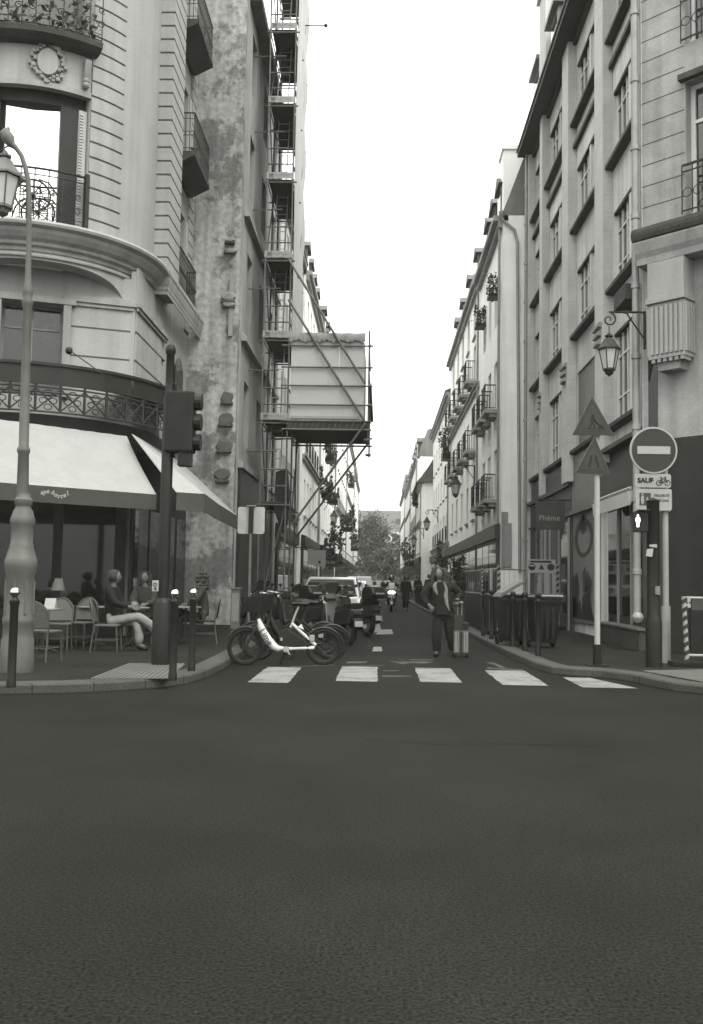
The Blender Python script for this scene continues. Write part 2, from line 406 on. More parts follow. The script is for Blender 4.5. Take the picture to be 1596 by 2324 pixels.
def tactile(q, nm):
    b = B(); P = [Vector(p) for p in q]                # ribbed slab
    nx = 14
    for i in range(nx):
        a0, a1 = i/nx, (i+.6)/nx
        p = [P[0].lerp(P[1], a0), P[0].lerp(P[1], a1), P[3].lerp(P[2], a1), P[3].lerp(P[2], a0)]
        b.add([(v.x, v.y, .125) for v in p]+[(v.x, v.y, .137) for v in p], [(4, 5, 6, 7), (0, 1, 5, 4), (1, 2, 6, 5), (2, 3, 7, 6), (3, 0, 4, 7)])
    b.add([(v.x, v.y, .128) for v in P], [(0, 1, 2, 3)])
    struct(b.build('tactile_pavement', M['tact']))
tactile([(-3.55, 11.8, 0), (-2.62, 12.0, 0), (-2.85, 14.15, 0), (-3.65, 14.0, 0)], 'l')
tactile([(3.95, 14.45, 0), (4.35, 13.0, 0), (5.6, 13.4, 0), (5.2, 15.0, 0)], 'r')

# old reinstatement joints and cracks in the asphalt
def crack(pts, w_, jit=.02):
    b = B(); P = []
    for a, c in zip(pts[:-1], pts[1:]):
        for k in range(12): P.append(Vector(a).lerp(Vector(c), k/12)+Vector((rnd.gauss(0, jit), rnd.gauss(0, jit))))
    P.append(Vector(pts[-1])); vs = []
    for i, p in enumerate(P):
        d = (P[min(i+1, len(P)-1)]-P[max(0, i-1)]); n_ = Vector((-d.y, d.x)).normalized()*w_*rnd.uniform(.35, 1.1); vs += [(p.x-n_.x, p.y-n_.y, .003), (p.x+n_.x, p.y+n_.y, .003)]
    b.add(vs, [(2*i, 2*i+1, 2*i+3, 2*i+2) for i in range(len(P)-1)]); struct(b.build('road_crack', M['seam']))
crack([(-.1, 8.45), (.55, 8.3), (1.15, 8.42), (1.9, 8.36)], .006, .012); # ================================================================ wall and window helpers
def facade(b, L, Z0, Z1, holes, depth=.25, back=.6, x0=0):
    xs = sorted({x0, x0+L} | {h[0] for h in holes} | {h[1] for h in holes}); zs = sorted({Z0, Z1} | {h[2] for h in holes} | {h[3] for h in holes})
    xs = [x for x in xs if x0 <= x <= x0+L]; zs = [z for z in zs if Z0 <= z <= Z1]
    for i in range(len(xs)-1):
        for j in range(len(zs)-1):
            cx, cz = (xs[i]+xs[i+1])/2, (zs[j]+zs[j+1])/2
            if any(h[0] < cx < h[1] and h[2] < cz < h[3] for h in holes): continue
            b.add([(xs[i], 0, zs[j]), (xs[i+1], 0, zs[j]), (xs[i+1], 0, zs[j+1]), (xs[i], 0, zs[j+1])], [(0, 1, 2, 3)])
    for a, c, z0, z1 in holes:
        d = -depth
        b.add([(a, 0, z0), (c, 0, z0), (c, 0, z1), (a, 0, z1), (a, d, z0), (c, d, z0), (c, d, z1), (a, d, z1)],
              [(0, 4, 5, 1), (1, 5, 6, 2), (2, 6, 7, 3), (3, 7, 4, 0)])
    d = -depth-.002
    b.box((x0, -back, Z0), (x0+L, d, Z1))
    for e in (x0, x0+L): b.add([(e, 0, Z0), (e, d, Z0), (e, d, Z1), (e, 0, Z1)], [(0, 1, 2, 3)])
    b.add([(x0, 0, Z1), (x0+L, 0, Z1), (x0+L, d, Z1), (x0, d, Z1)], [(0, 1, 2, 3)])
    b.add([(x0, 0, Z0), (x0+L, 0, Z0), (x0+L, d, Z0), (x0, d, Z0)], [(0, 1, 2, 3)])
    return b
WC = {}
def win_mesh(w_, h, cols, trans, fm, gm, fwid=.06, bar=.035):
    key = (round(w_, 2), round(h, 2), cols, tuple(trans), fm.name, gm.name, fwid, bar)
    if key in WC: return WC[key]
    b = B(); x = w_/2
    b.box((-x, -.05, 0), (-x+fwid, .03, h)); b.box((x-fwid, -.05, 0), (x, .03, h))
    b.box((-x+fwid, -.05, 0), (x-fwid, .03, fwid)); b.box((-x+fwid, -.05, h-fwid), (x-fwid, .03, h))
    for i in range(1, cols):
        c = -x+w_*i/cols; b.box((c-bar/2, -.045, fwid), (c+bar/2, .024, h-fwid))
    for t in trans: b.box((-x+fwid, -.042, h*t-bar/2), (x-fwid, .02, h*t+bar/2))
    p = B(); p.box((-x+.02, -.03, .02), (x-.02, -.015, h-.02))
    WC[key] = (b.mesh('window', fm), p.mesh('pane', gm)); return WC[key]
def add_win(root, fm_, s0, s1, z0, z1, depth, cols=2, trans=(.72,), fmt='framew', gmt='glass', fwid=.06, bar=.035):
    f, p = win_mesh(s1-s0, z1-z0, cols, trans, M[fmt], M[gmt], fwid, bar)
    o = link('window', f, root, True, mtx=fm_ @ Matrix.Translation(((s0+s1)/2, -depth, z0)))
    link('pane', p, o); return o
RC = {}
def rail_mesh(w_, h, n, kind=0):
    key = (round(w_, 2), h, n, kind)
    if key in RC: return RC[key]
    b = B(); x = w_/2
    b.box((-x, -.02, h-.04), (x, .02, h)); b.box((-x, -.015, h-.16), (x, .015, h-.14)); b.box((-x, -.015, .05), (x, .015, .075))
    for i in range(n+1):
        c = -x+w_*i/n; b.box((c-.009, -.009, 0), (c+.009, .009, h-.03))
    if kind:
        for i in range(n):
            c = -x+w_*(i+.5)/n; rr = min(w_/n*.42, .12); b.ring((c, 0, h*.42), rr, .009, 10, 4)
    else:
        for i in range(n): b.box((-x+w_*(i+.5)/n-.006, -.006, .07), (-x+w_*(i+.5)/n+.006, .006, h-.15))
    if kind == 2:
        for sx in (-x, x): b.box((sx-.015, -.4, h-.04), (sx+.015, 0, h)); b.box((sx-.01, -.4, .05), (sx+.01, 0, .075)); [b.box((sx-.008, -.4+.1*q, .05), (sx+.008, -.385+.1*q, h)) for q in range(4)]
    RC[key] = b.mesh('balcony_railing', M['iron']); return RC[key]
def add_rail(root, fm_, s0, s1, z, h=.95, n=8, out=.04, kind=0):
    return link('balcony_railing', rail_mesh(s1-s0, h, n, kind), root, True, mtx=fm_ @ Matrix.Translation(((s0+s1)/2, out, z)))
# ================================================================ corner cafe building with the rounded, overhanging angle
CR = 2.65; CCX, CCY = -8.25, 22.0
def PW(u, o, z):
    if u < -90: return (CCX+(u+90)*.1, CCY-CR-o, z)
    if u <= 0: a = R(u); return (CCX+(CR+o)*math.cos(a), CCY+(CR+o)*math.sin(a), z)
    return (CCX+CR+o, CCY+u*.1, z)
def sweep(b, poly, u0, u1, step=3.0):
    us = [u0]; cuts = [x for x in (-90, 0) if u0 < x < u1]
    marks = [u0]+cuts+[u1]
    us = []
    for i in range(len(marks)-1):
        a, c = marks[i], marks[i+1]; n = 1 if (c <= -90 or a >= 0) else max(1, int(math.ceil((c-a)/step)))
        us += [a+(c-a)*k/n for k in range(n)]
    us.append(u1)
    m = len(poly); vs = [PW(u, o, z) for u in us for (o, z) in poly]; fs = []
    for i in range(len(us)-1):
        for k in range(m): fs.append((i*m+k, i*m+(k+1) % m, (i+1)*m+(k+1) % m, (i+1)*m+k))
    fs.append(tuple(range(m-1, -1, -1))); fs.append(tuple((len(us)-1)*m+k for k in range(m)))
    return b.add(vs, fs)
def rect(o0, o1, z0, z1): return [(o0, z0), (o1, z0), (o1, z1), (o0, z1)]
cb = thing('corner_building', 'pale stone corner building with rounded overhanging angle, quoins and cafe below', 'building', (-8.25, 22, 0))
def archz(u):
    t = min(1, abs(u+70)/46.0); return 7.2+.88*(1-t**3)**(1/3)
b = B()
ZT = 19.0
# upper rotunda wall with the bay window opening; skirt with the arched lower edge
sweep(b, rect(-.4, 0, 8.4, 8.75), -190, 20)
for z0, z1 in ((8.75, 11.9), (13.0, 15.6)):
    sweep(b, rect(-.4, 0, z0, z1), -49, 20); sweep(b, rect(-.4, 0, z0, z1), -190, -91)
sweep(b, rect(-.4, 0, 11.9, 13.0), -190, 20); sweep(b, rect(-.4, 0, 15.6, ZT), -190, 20)
us = [-116+92*k/48.0 for k in range(49)]
vs = []
for u in us:
    z = archz(u); vs += [PW(u, -.4, z), PW(u, 0, z), PW(u, 0, 8.4), PW(u, -.4, 8.4)]
b.add(vs, [(4*i+k, 4*i+(k+1) % 4, 4*(i+1)+(k+1) % 4, 4*(i+1)+k) for i in range(48) for k in range(4)])
sweep(b, rect(-.4, 0, 5.8, 8.4), -24, 12); sweep(b, rect(-.4, 0, 5.8, 8.4), -190, -116)
# street side wall beyond the pier
fs_ = frame((-5.6, 27.0), (1, 0))
sw = B(fs_); holes = [(1.15, 2.75, z, z+2.45) for z in (9.0, 12.6, 16.2)]
facade(sw, 3.2, 8.4, ZT, holes, .28, 2.5); facade(sw, 3.6, 0, 8.4, [(1.0, 2.0, 4.6, 6.9)], .3, 1.4)
b.v += [Vector(p) for p in sw.v]; nb = len(b.v)-len(sw.v); b.f += [tuple(i+nb for i in f) for f in sw.f]
# flat canted wall under the overhang, its window opening, soffit
ca = frame((-5.67, 20.91), (.342, -.94))      # A is at s=0, x runs away from the street
fl = B(ca); facade(fl, 4.1, 0, 8.12, [(1.47, 2.75, 5.3, 7.35)], .35, .8)
b.v += [Vector(p) for p in fl.v]; nb = len(b.v)-len(fl.v); b.f += [tuple(i+nb for i in f) for f in fl.f]
so_ = [PW(u, -.1, 8.38) for u in range(-116, -20, 6)]
b.add(so_+[(p[0], p[1], 8.3) for p in so_], [tuple(range(len(so_))), tuple(range(2*len(so_)-1, len(so_)-1, -1))]+[(i, i+1, len(so_)+i+1, len(so_)+i) for i in range(len(so_)-1)])
b.box((-5.6, 20.95, 0), (-5.55, 23.4, 8.4)); b.box((-5.70, 20.9, 0), (-5.585, 21.0, 8.3)); b.box((-30, 20, 0), (-9.6, 27, 8.3)); b.box((-30, 23, 8.4), (-8, 27, ZT)); b.box((-7.6, 21.6, 0), (-5.7, 27, 8.3))
b.build('wall', M['stone'], cb, world=True, weld=True)
# pier and quoins
q = B()
nz = int((ZT-8.8)/.345)
for k in range(nz):
    z = 8.85+k*.345
    sweep(q, rect(-.01, .05, z, z+.30), -48.6, -30.4, 4)
q.build('quoins', M['stone'], cb, world=True, bevel=.012)
for (x0, y0, x1, y1) in ((-5.72, 22.45, -5.25, 23.75), (-5.62, 26.1, -5.52, 26.98)):
    q = B(); [q.box((x0, y0, 8.85+k*.345), (x1, y1, 9.15+k*.345)) for k in range(nz)]; q.build('quoins', M['stone'], cb, world=True, bevel=.012)
q = B(); sweep(q, rect(-.02, .012, 8.8, ZT), -48.6, -30.4, 4); q.box((-5.72, 22.49, 8.4), (-5.285, 23.71, ZT)); q.box((-5.62, 26.12, 8.4), (-5.56, 26.97, ZT))
q.build('quoin_backing', M['stoned'], cb, world=True)
# rusticated courses of the canted wall: joint bands
j = B(ca)
for z in (5.55, 6.25, 6.9): j.box((-.02, -.02, z), (1.45, .006, z+.035))
j.m = fs_
for z in (5.55, 6.25, 6.9): j.box((3.25, -.02, z), (6.07, .058, z+.035))
j.build('joints', M['joint'], cb, world=True)
bd = B(ca)
bd.box((-.10, 0, 7.46), (1.47, .09, 7.56)); bd.box((-.06, 0, 7.38), (1.47, .05, 7.455)); bd.box((-.08, 0, 7.56), (1.47, .06, 7.62)); bd.m = fs_
bd.box((3.2, .05, 7.46), (6.15, .14, 7.56)); bd.box((3.2, .05, 7.38), (6.12, .10, 7.455))
bd.build('string_course', M['stoned'], cb, world=True, bevel=.01)
# projecting balcony ledge (cornice) following the angle, the pier and the street side
def ledge(nm, prof, mm):
    c = B(); sweep(c, prof, -190, 4.3)
    # break forward round the pier, then along the street wall
    for (x0, x1, y0, y1) in ((-6.0, -5.25, 22.3, 24.0), (-5.9, -5.6, 24.0, 27.0)):
        pass
    L = [(-5.75, 22.42), (-5.25, 22.42), (-5.25, 23.8), (-5.25, 27.0)]
    def off(o): return [(-6.0, 22.44-.35*o), (-5.235+.22*o, 22.44-.35*o), (-5.235+.22*o, 27.0)]
    rows = [[(x, y, z) for (x, y) in off(max(o, -.05))] for (o, z) in prof]
    m = len(prof); vs = [p for r_ in rows for p in r_]
    fs = [(k*3+i, k*3+i+1, ((k+1) % m)*3+i+1, ((k+1) % m)*3+i) for k in range(m) for i in range(2)]
    fs += [tuple(k*3 for k in range(m)), tuple(k*3+2 for k in range(m-1, -1, -1))]
    c.add(vs, fs); return c.build(nm, mm, cb, world=True)
ledge('ledge', [(-.1, 8.66), (.02, 8.66), (.34, 8.66), (.42, 8.70), (.44, 8.75), (.42, 8.80), (-.1, 8.80)], M['stone'])
ledge('ledge_moulding', [(-.1, 8.25), (.03, 8.25), (.05, 8.32), (.12, 8.36), (.14, 8.42), (.22, 8.48), (.30, 8.58), (.33, 8.655), (-.1, 8.655)], M['stoned'])
c = B(); sweep(c, [(-.05, 8.02), (.05, 8.02), (.07, 8.06), (.05, 8.10), (-.05, 8.10)], -190, -100); sweep(c, [(-.02, 8.13), (.05, 8.13), (.06, 8.16), (.05, 8.19), (-.02, 8.19)], -116, -6)
c.build('arch_moulding', M['stone'], cb, world=True)
# bay window with mirror-bright glass
gl = B(); sweep(gl, rect(-.36, -.33, 8.82, 11.7), -91, -61.8, 40)
wf = B(); sweep(wf, rect(-.38, -.2, 11.62, 11.95), -91, -49, 14); sweep(wf, rect(-.38, -.16, 8.75, 11.62), -61.8, -53.2, 20); sweep(wf, rect(-.38, -.3, 8.75, 8.86), -91, -61.8, 20); sweep(wf, rect(-.38, -.3, 8.86, 11.62), -91, -89.5, 20)
wo = wf.build('window', M['dark'], cb, world=True); gl.build('pane', M['mirror'], wo, world=True)
sh = B(); sweep(sh, rect(-.3, -.1, 8.8, 11.6), -53.2, -49.3, 20)
for k in range(40): sweep(sh, rect(-.1, -.07, 8.9+k*.066, 8.94+k*.066), -52.9, -51.2, 20)
sh.build('shutter', M['shutter'], cb, world=True)
hd = B(); sweep(hd, rect(-.1, .05, 11.86, 11.98), -92, -48.8, 4); hd.build('window_head', M['stoned'], cb, world=True)
# cartouche: an oval in a leafy wreath, and a small bracket
ct = B(); cu0, cz0 = -69.0, 12.42
k_ = CR*math.pi/180
def loc(du, dz, o): return PW(cu0+du/k_, o, cz0+dz)
n = 28; vs = [loc(0, 0, .10)]+[loc(.21*math.cos(2*math.pi*i/n), .29*math.sin(2*math.pi*i/n), .085) for i in range(n)]+[loc(.24*math.cos(2*math.pi*i/n), .32*math.sin(2*math.pi*i/n), -.02) for i in range(n)]
ct.add(vs, [(0, 1+i, 1+(i+1) % n) for i in range(n)]+[(1+i, 1+(i+1) % n, 1+n+(i+1) % n, 1+n+i) for i in range(n)])
co_ = ct.build('cartouche', M['stone'], cb, world=True, smooth=True)
wr = B()
for i in range(46):
    a = 2*math.pi*i/46; rr = rnd.uniform(.8, 1.25)
    wr.ball(loc(.30*rr*math.cos(a), .38*rr**.6*math.sin(a), .05), (rnd.uniform(.03, .06),)*3, 6, 4)
wr.build('wreath', M['stoned'], co_, world=True, smooth=True)
bk = B(); sweep(bk, [(0, 12.2), (.1, 12.15), (.16, 12.3), (.22, 12.62), (0, 12.68)], -53.2, -50.6, 4)
for z in (12.0, 12.1): bk.ball(PW(-51.9, .08, z+.1), .08, 8, 6)
bk.build('bracket', M['stoned'], cb, world=True, smooth=True)
# upper balcony slab and all the curved railings
sl_ = B(); sweep(sl_, [(0, 12.78), (.2, 12.8), (.36, 12.9), (.38, 13.02), (0, 13.02)], -120, -47.2, 4); sl_.build('balcony_slab', M['ledge'], cb, world=True)
def curved_rail(u0, u1, z, h, o, wheel=None):
    r_ = B()
    def arc(z_, r0): r_.tube([PW(u0+(u1-u0)*i/24, o, z_) for i in range(25)], r0, 6)
    arc(z+h, .024); arc(z+h-.14, .012); arc(z+.06, .014); arc(z+.2, .008)
    def P(du, dz, uc, zc): return PW(uc+du/k_, o, zc+dz)
    step = .26/k_; uu = u0
    while uu <= u1+.1:
        r_.tube([PW(uu, o, z), PW(uu, o, z+h)], .013, 5); uu += (u1-u0)/round((u1-u0)/step)
    uu = u0+step*.5
    while uu < u1:
        for (zc, rr, s_) in ((z+h*.34, .085, 1), (z+h*.6, .075, -1)):
            pts = []
            for t in range(15):
                a = s_*(.8+t*.55); q_ = rr*(1-t*.055); pts.append(P(q_*math.cos(a), q_*math.sin(a), uu, zc))
            r_.tube(pts, .011, 5)
        uu += step
    if wheel:
        uc, zc, rr = wheel
        for q_ in (rr, rr*.55): r_.tube([P(q_*math.cos(2*math.pi*i/30), q_*math.sin(2*math.pi*i/30), uc, zc) for i in range(31)], .022 if q_ == rr else .01, 6)
        for i in range(6): a = math.pi*i/6; r_.tube([P(rr*math.cos(a), rr*math.sin(a), uc, zc), P(-rr*math.cos(a), -rr*math.sin(a), uc, zc)], .012, 5)
        r_.ball(P(0, 0, uc, zc), .05, 8, 6)
        for s_ in (-1, 1): r_.tube([P(s_*.1, rr+.02, uc, zc), P(s_*.3, rr*.9, uc, zc), P(s_*.46, .1, uc, zc), P(s_*.6, -.45, uc, zc)], .018, 5)
    return r_.build('balcony_railing', M['iron'], cb, world=True)
curved_rail(-90, -49, 8.82, 1.2, .12, (-73.0, 9.42, .34))
po = B(); sweep(po, rect(.02, .16, 8.8, 10.1), -50.6, -48.9, 4); po.build('railing_post', M['iron'], cb, world=True)
curved_rail(-118, -47.4, 13.02, 1.25, .32)
lv = B()
for i in range(420):
    u = rnd.uniform(-118, -48); o = rnd.uniform(.1, .4); z = 13.05+abs(rnd.gauss(0, .55)); s_ = rnd.uniform(.05, .11); p = Vector(PW(u, o, min(z, 14.6)))
    a = Vector((rnd.gauss(0, 1), rnd.gauss(0, 1), rnd.gauss(0, 1))).normalized(); t1 = a.orthogonal().normalized(); t2 = a.cross(t1)
    lv.add([p-t1*s_, p-t2*s_*.5, p+t1*s_, p+t2*s_*.5], [(0, 1, 2, 3)])
tag(lv.build('balcony_foliage', M['leaf']), 'leafy potted greenery along the upper balcony of the rounded corner', 'plants', kind='stuff')
# street-side windows, balconies
for z in (9.0, 12.6, 16.2):
    add_win(cb, fs_, 1.15, 2.75, z, z+2.45, .24, 2, (.75,), 'frame', 'glass')
    s_ = B(fs_)
    for k in (0, 1):
        s_.box((.82+k*1.98, 0, z+.05), (1.13+k*1.98, .05, z+2.4))
    s_.build('shutter', M['shutter'], cb, world=True)
    if z > 10:
        t_ = B(fs_); t_.prism([(0.0, z-.42), (.1, z-.42), (.62, z-.16), (.62, z-.05), (0, z-.05)], .85, 3.05, 'x'); t_.build('balcony_slab', M['ledge'], cb, world=True)
    rb = B(fs_); x0, x1, o1 = .9, 3.0, (.58 if z > 10 else .3); z_ = z-.05
    for zz, th in ((z_+1.05, .022), (z_+.9, .01), (z_+.1, .012)):
        rb.tube([(x0, 0, zz), (x0, o1, zz), (x1, o1, zz), (x1, 0, zz)], th, 6)
    for i in range(15):
        x = x0+(x1-x0)*i/14; rb.tube([(x, o1, z_), (x, o1, z_+1.05)], .012, 5); rb.ring((x, o1, z_+.5), .07, .01, 10, 4)
    for i in range(5):
        for x in (x0, x1): rb.tube([(x, o1*i/5, z_), (x, o1*i/5, z_+1.05)], .012, 5); rb.ring((x, o1*(i+.5)/5, z_+.5), .06, .01, 10, 4, 'x')
    rb.build('balcony_railing', M['iron'], cb, world=True)
# arched window on the street side, with rusticated head
aw = B(fs_); aw.prism([(1.0, 4.6), (2.0, 4.6)]+[(1.5+.5*math.cos(R(a)), 6.9+.5*math.sin(R(a))) for a in range(0, 181, 15)], .052, .06); 
aw.build('arched_window', M['glassd'], cb, world=True)
# canted-wall window
add_win(cb, ca, 1.47, 2.75, 5.3, 7.35, .3, 2, (.75,), 'frame', 'glass')
wj = B(ca); wj.box((1.30, -.02, 5.3), (1.47, .10, 7.35)); wj.box((2.75, -.02, 5.3), (2.92, .10, 7.35)); wj.box((1.2, -.02, 7.352), (3.0, .12, 7.5)); wj.build('window_surround', M['stoned'], cb, world=True, bevel=.015)
# iron-and-glass marquee over the terrace
mq = B(); O = .75
sweep(mq, rect(O, O+.06, 5.28, 5.66), -150, 14); sweep(mq, [(O-.04, 5.66), (O+.1, 5.66), (O+.1, 5.72), (O-.04, 5.72)], -150, 14)
sweep(mq, [(.02, 5.5), (O, 5.3), (O, 5.34), (.02, 5.56)], -150, 14); mq.build('marquee', M['shop'], cb, world=True)
mi = B()
def mt(u0, z0, u1, z1, o=O+.03, r_=.016):
    mi.tube([PW(u0+(u1-u0)*i/4, o, z0+(z1-z0)*i/4) for i in range(5)], r_, 5)
for z in (5.22, 5.12, 4.72): mi.tube([PW(-150+164*i/60, O+.03, z) for i in range(61)], .02, 5)
u = -140
while u < 12:
    st = 8.2 if u > -90 else 5.5
    mt(u, 4.72, u, 5.28, r_=.03); mt(u, 4.74, u+st, 5.2); mt(u, 5.2, u+st, 4.74)
    if u > -90 and u+st < 0:
        for du, dz, rr in ((.5, 5.1, .07), (.3, 4.95, .06), (.7, 4.95, .06), (.5, 4.82, .06)):
            uc = u+st*du; mi.tube([PW(uc+rr*math.cos(a*.7)/k_, O+.03, dz+rr*math.sin(a*.7)) for a in range(10)], .012, 4)
    u += st
mi.build('marquee_ironwork', M['iron'], cb, world=True)
lw = B(); sweep(lw, rect(.25, .3, 4.15, 4.74), -150, 14); lw.build('fascia_board', M['shop'], cb, world=True)
lb = B(); lb.tube([at(158, 797, 19.6), at(165, 800, 19.3), at(235, 850, 18.9)], .012, 6); lb.ball(at(157, 796, 19.6), .08, 10, 8); lb.ball(at(301, 880, 19.2), (.04, .04, .14), 8, 6)
lb.build('spot_lamp', M['iron'], cb, world=True)
# dark glazed shopfront under the awning
sf = B(ca); sf.box((-.05, .03, .12), (4.1, .08, 4.2)); sf.m = fs_; sf.box((0, .06, .12), (6.1, .11, 4.2)); sf.m = None; sf.box((-30, 19.7, .12), (-9.5, 19.9, 4.2))
sfo = sf.build('shopfront', M['shop'], cb, world=True)
gp = B(ca)
for s0 in (.2, 1.5, 2.8): gp.box((s0, .085, .7), (s0+1.1, .095, 3.0))
gp.m = fs_
for s0 in (.3, 1.8, 3.3, 4.7): gp.box((s0, .115, .7), (s0+1.2, .125, 3.0))
gp.build('pane', M['glassd'], sfo, world=True)
# awnings
def slab(pts, th=.02):
    b = B(); P = [Vector(p) for p in pts]; n = len(P)
    b.add(P+[p-Vector((0, 0, th)) for p in P], [tuple(range(n)), tuple(range(2*n-1, n-1, -1))]+[(i, (i+1) % n, n+(i+1) % n, n+i) for i in range(n)]); return b
def hang(pts, h, th=.015, wav=0):
    b = B(); P = [Vector(p) for p in pts]
    for a, c in zip(P[:-1], P[1:]):
        d = (c-a); nrm = Vector((d.y, -d.x, 0)).normalized()*th; dz = Vector((0, 0, h))
        b.add([a, c, c-dz, a-dz, a+nrm, c+nrm, c-dz+nrm, a-dz+nrm], [(0, 1, 2, 3), (4, 7, 6, 5), (0, 4, 5, 1), (1, 5, 6, 2), (2, 6, 7, 3), (3, 7, 4, 0)])
    return b
A0, A1 = atz(0, 1095, 3.0), atz(350, 1122, 3.0); dA = (A1-A0).normalized()
AL = A0-dA*3.0; T0, T1 = atz(0, 952, 4.4), atz(288, 990, 4.4); TL = T0-(T1-T0).normalized()*3
b = B(); nu, nv = 60, 10; vs = []
for i in range(nu+1):
    for k in range(nv+1):
        u_, v_ = i/nu, k/nv; p = AL.lerp(A1+dA*.05, u_).lerp(TL.lerp(T1, u_), v_)
        vs.append(p-Vector((0, 0, .05*math.sin(math.pi*v_)*(.8+.2*math.cos(u_*31))+.012*abs(math.sin(u_*14*math.pi/2))*(1-v_)+.004*math.sin(u_*90+v_*9))))
m_ = len(vs); q4 = [(i*(nv+1)+k, (i+1)*(nv+1)+k, (i+1)*(nv+1)+k+1, i*(nv+1)+k+1) for i in range(nu) for k in range(nv)]
b.add(vs+[p-Vector((0, 0, .012)) for p in vs], q4+[tuple(m_+x for x in reversed(f)) for f in q4])
aw1 = b.build('awning', M['canvas'], cb, world=True, smooth=True)
hang([AL, A1+dA*.05], .30).build('valance', M['valance'], aw1, world=True)
Q = [atz(401, 1117, 3.0), atz(464, 1121, 3.0), atz(496, 1145, 3.0), atz(540, 1172, 3.0)]
P1, P2 = atz(299, 984, 4.4), Vector((-5.35, 25.2, 4.5))
b = B(); vs = [P1, Q[0], Q[1], Q[2], Q[3], P2]
b.add(vs+[p-Vector((0, 0, .02)) for p in vs], [(0, 1, 2), (0, 2, 3, 5), (3, 4, 5), (8, 7, 6), (11, 9, 8, 6), (11, 10, 9), (0, 6, 7, 1), (1, 7, 8, 2), (2, 8, 9, 3), (3, 9, 10, 4), (4, 10, 11, 5), (5, 11, 6, 0)])
aw2 = b.build('awning', M['canvas'], cb, world=True)
hang([Q[0], Q[1]], .34).build('valance', M['valance'], aw2, world=True); hang([Q[1], Q[2], Q[3]], .34).build('valance', M['valance'], aw2, world=True)
nrm = Vector((dA.y, -dA.x, 0))
mx_ = upright(A0.lerp(A1, .25)+nrm*.025-Vector((0, 0, .12)), nrm)
text('ape', .115, M['white'], aw1, upright(A0.lerp(A1, .268)+nrm*.025-Vector((0, 0, .11)), nrm) @ Matrix.Rotation(R(14), 4, 'Z'), shear=.3, bold=.003)
for i, ch in enumerate('hostel'):
    t = i/5.0; text(ch, .115, M['white'], aw1, upright(A0.lerp(A1, .318+.092*t)+nrm*.025-Vector((0, 0, .11+.06*math.sin(math.pi*t))), nrm) @ Matrix.Rotation(R(-24+50*t), 4, 'Z'), shear=.3, bold=.003)
# ================================================================ scaffolded building with the bare party wall
pb = thing('scaffolded_building', 'tall building with peeling blind party wall standing behind the scaffold', 'building', (-9, 27, 0))
f1 = frame((-4.1, 36.0), (1, 0))                 # facade, s runs from the far end (36) to the near end (27)
b = B(f1); holes = []
for z in (5.4, 9.3, 13.0, 16.2):
    for s0 in (1.2, 4.2, 7.1): holes.append((s0, s0+1.05, z, z+1.9))
facade(b, 9.0, 0, 18.6, holes, .25, 9); b.build('facade_wall', M['stoned'], pb, world=True)
b = B()
xs = [-14+i*.5 for i in range(21)]; b.box((-14, 26.7, 0), (-4.15, 26.995, 20.6)); b.build('party_wall', M['party'], pb, world=True)
for (x, y, w_, hh) in ((522, 545, .34, .13), (522, 568, .4, .12), (518, 672, .45, .26), (519, 690, .4, .14), (515, 900, .4, .3), (512, 948, .48, .34), (508, 1010, .5, .3), (505, 1075, .45, .34)):
    p = at(x, y, 26.6); h = B(); n = 9        # rough stubs and toothing left where a neighbour was pulled down
    pts = [(p.x+w_*.5*math.cos(2*math.pi*k/n)*rnd.uniform(.8, 1.15), p.z+hh*.55*math.sin(2*math.pi*k/n)*rnd.uniform(.8, 1.2)) for k in range(n)]
    h.prism(pts, (26.52 if y < 800 else 26.6)+rnd.uniform(0, .07), 26.72); sb = h.build('beam_stub', M['party' if y < 800 else 'lampg'], pb, world=True, bevel=.04)
    h = B(); h.box((p.x-w_*.45, 26.55, p.z-hh*.72), (p.x+w_*.42, 26.71, p.z-hh*.5)); h.build('stub_shadow', M['joint'], sb, world=True, bevel=.012)  # dark slab added in place of the shadow beneath the stub
ch = B(); p = at(524, 700, 26.6); ch.box((p.x-.06, 26.6, p.z-.8), (p.x+.06, 26.72, p.z+.9)); ch.build('flue_trace', M['stoned'], pb, world=True)
for hh in holes: add_win(pb, f1, hh[0], hh[1], hh[2], hh[3], .22, 2, (.7,), 'frame', 'glass')
st = B(f1)
for z in (4.6, 8.3, 12.0): st.box((0, 0, z), (9.02, .16, z+.16)); st.box((0, 0, z+.16), (9.02, .10, z+.24))
st.build('string_course', M['stoned'], pb, world=True)
sp = B(f1); sp.box((0, .02, .12), (8.9, .08, 4.58)); sp.build('shopfront', M['shop'], pb, world=True)
rf = B(f1); rf.box((0, -.3, 18.6), (9.0, .35, 18.85)); rf.prism([(-.2, 18.85), (.3, 18.85), (-1.4, 22.0), (-9, 23.0), (-9, 18.85)], 0, 9.0, 'x'); rf.build('roof', M['slate'], pb, world=True)
cy_ = B(); cy_.box((-6.0, 26.72, 20.6), (-4.7, 27.8, 23.0)); cy_.build('chimney', M['render3'], pb, world=True)
dp = B(); dp.tube([(-4.02, 35.6, .2), (-4.02, 35.6, 18.5)], .05); dp.build('downpipe', M['pipe'], pb, world=True)
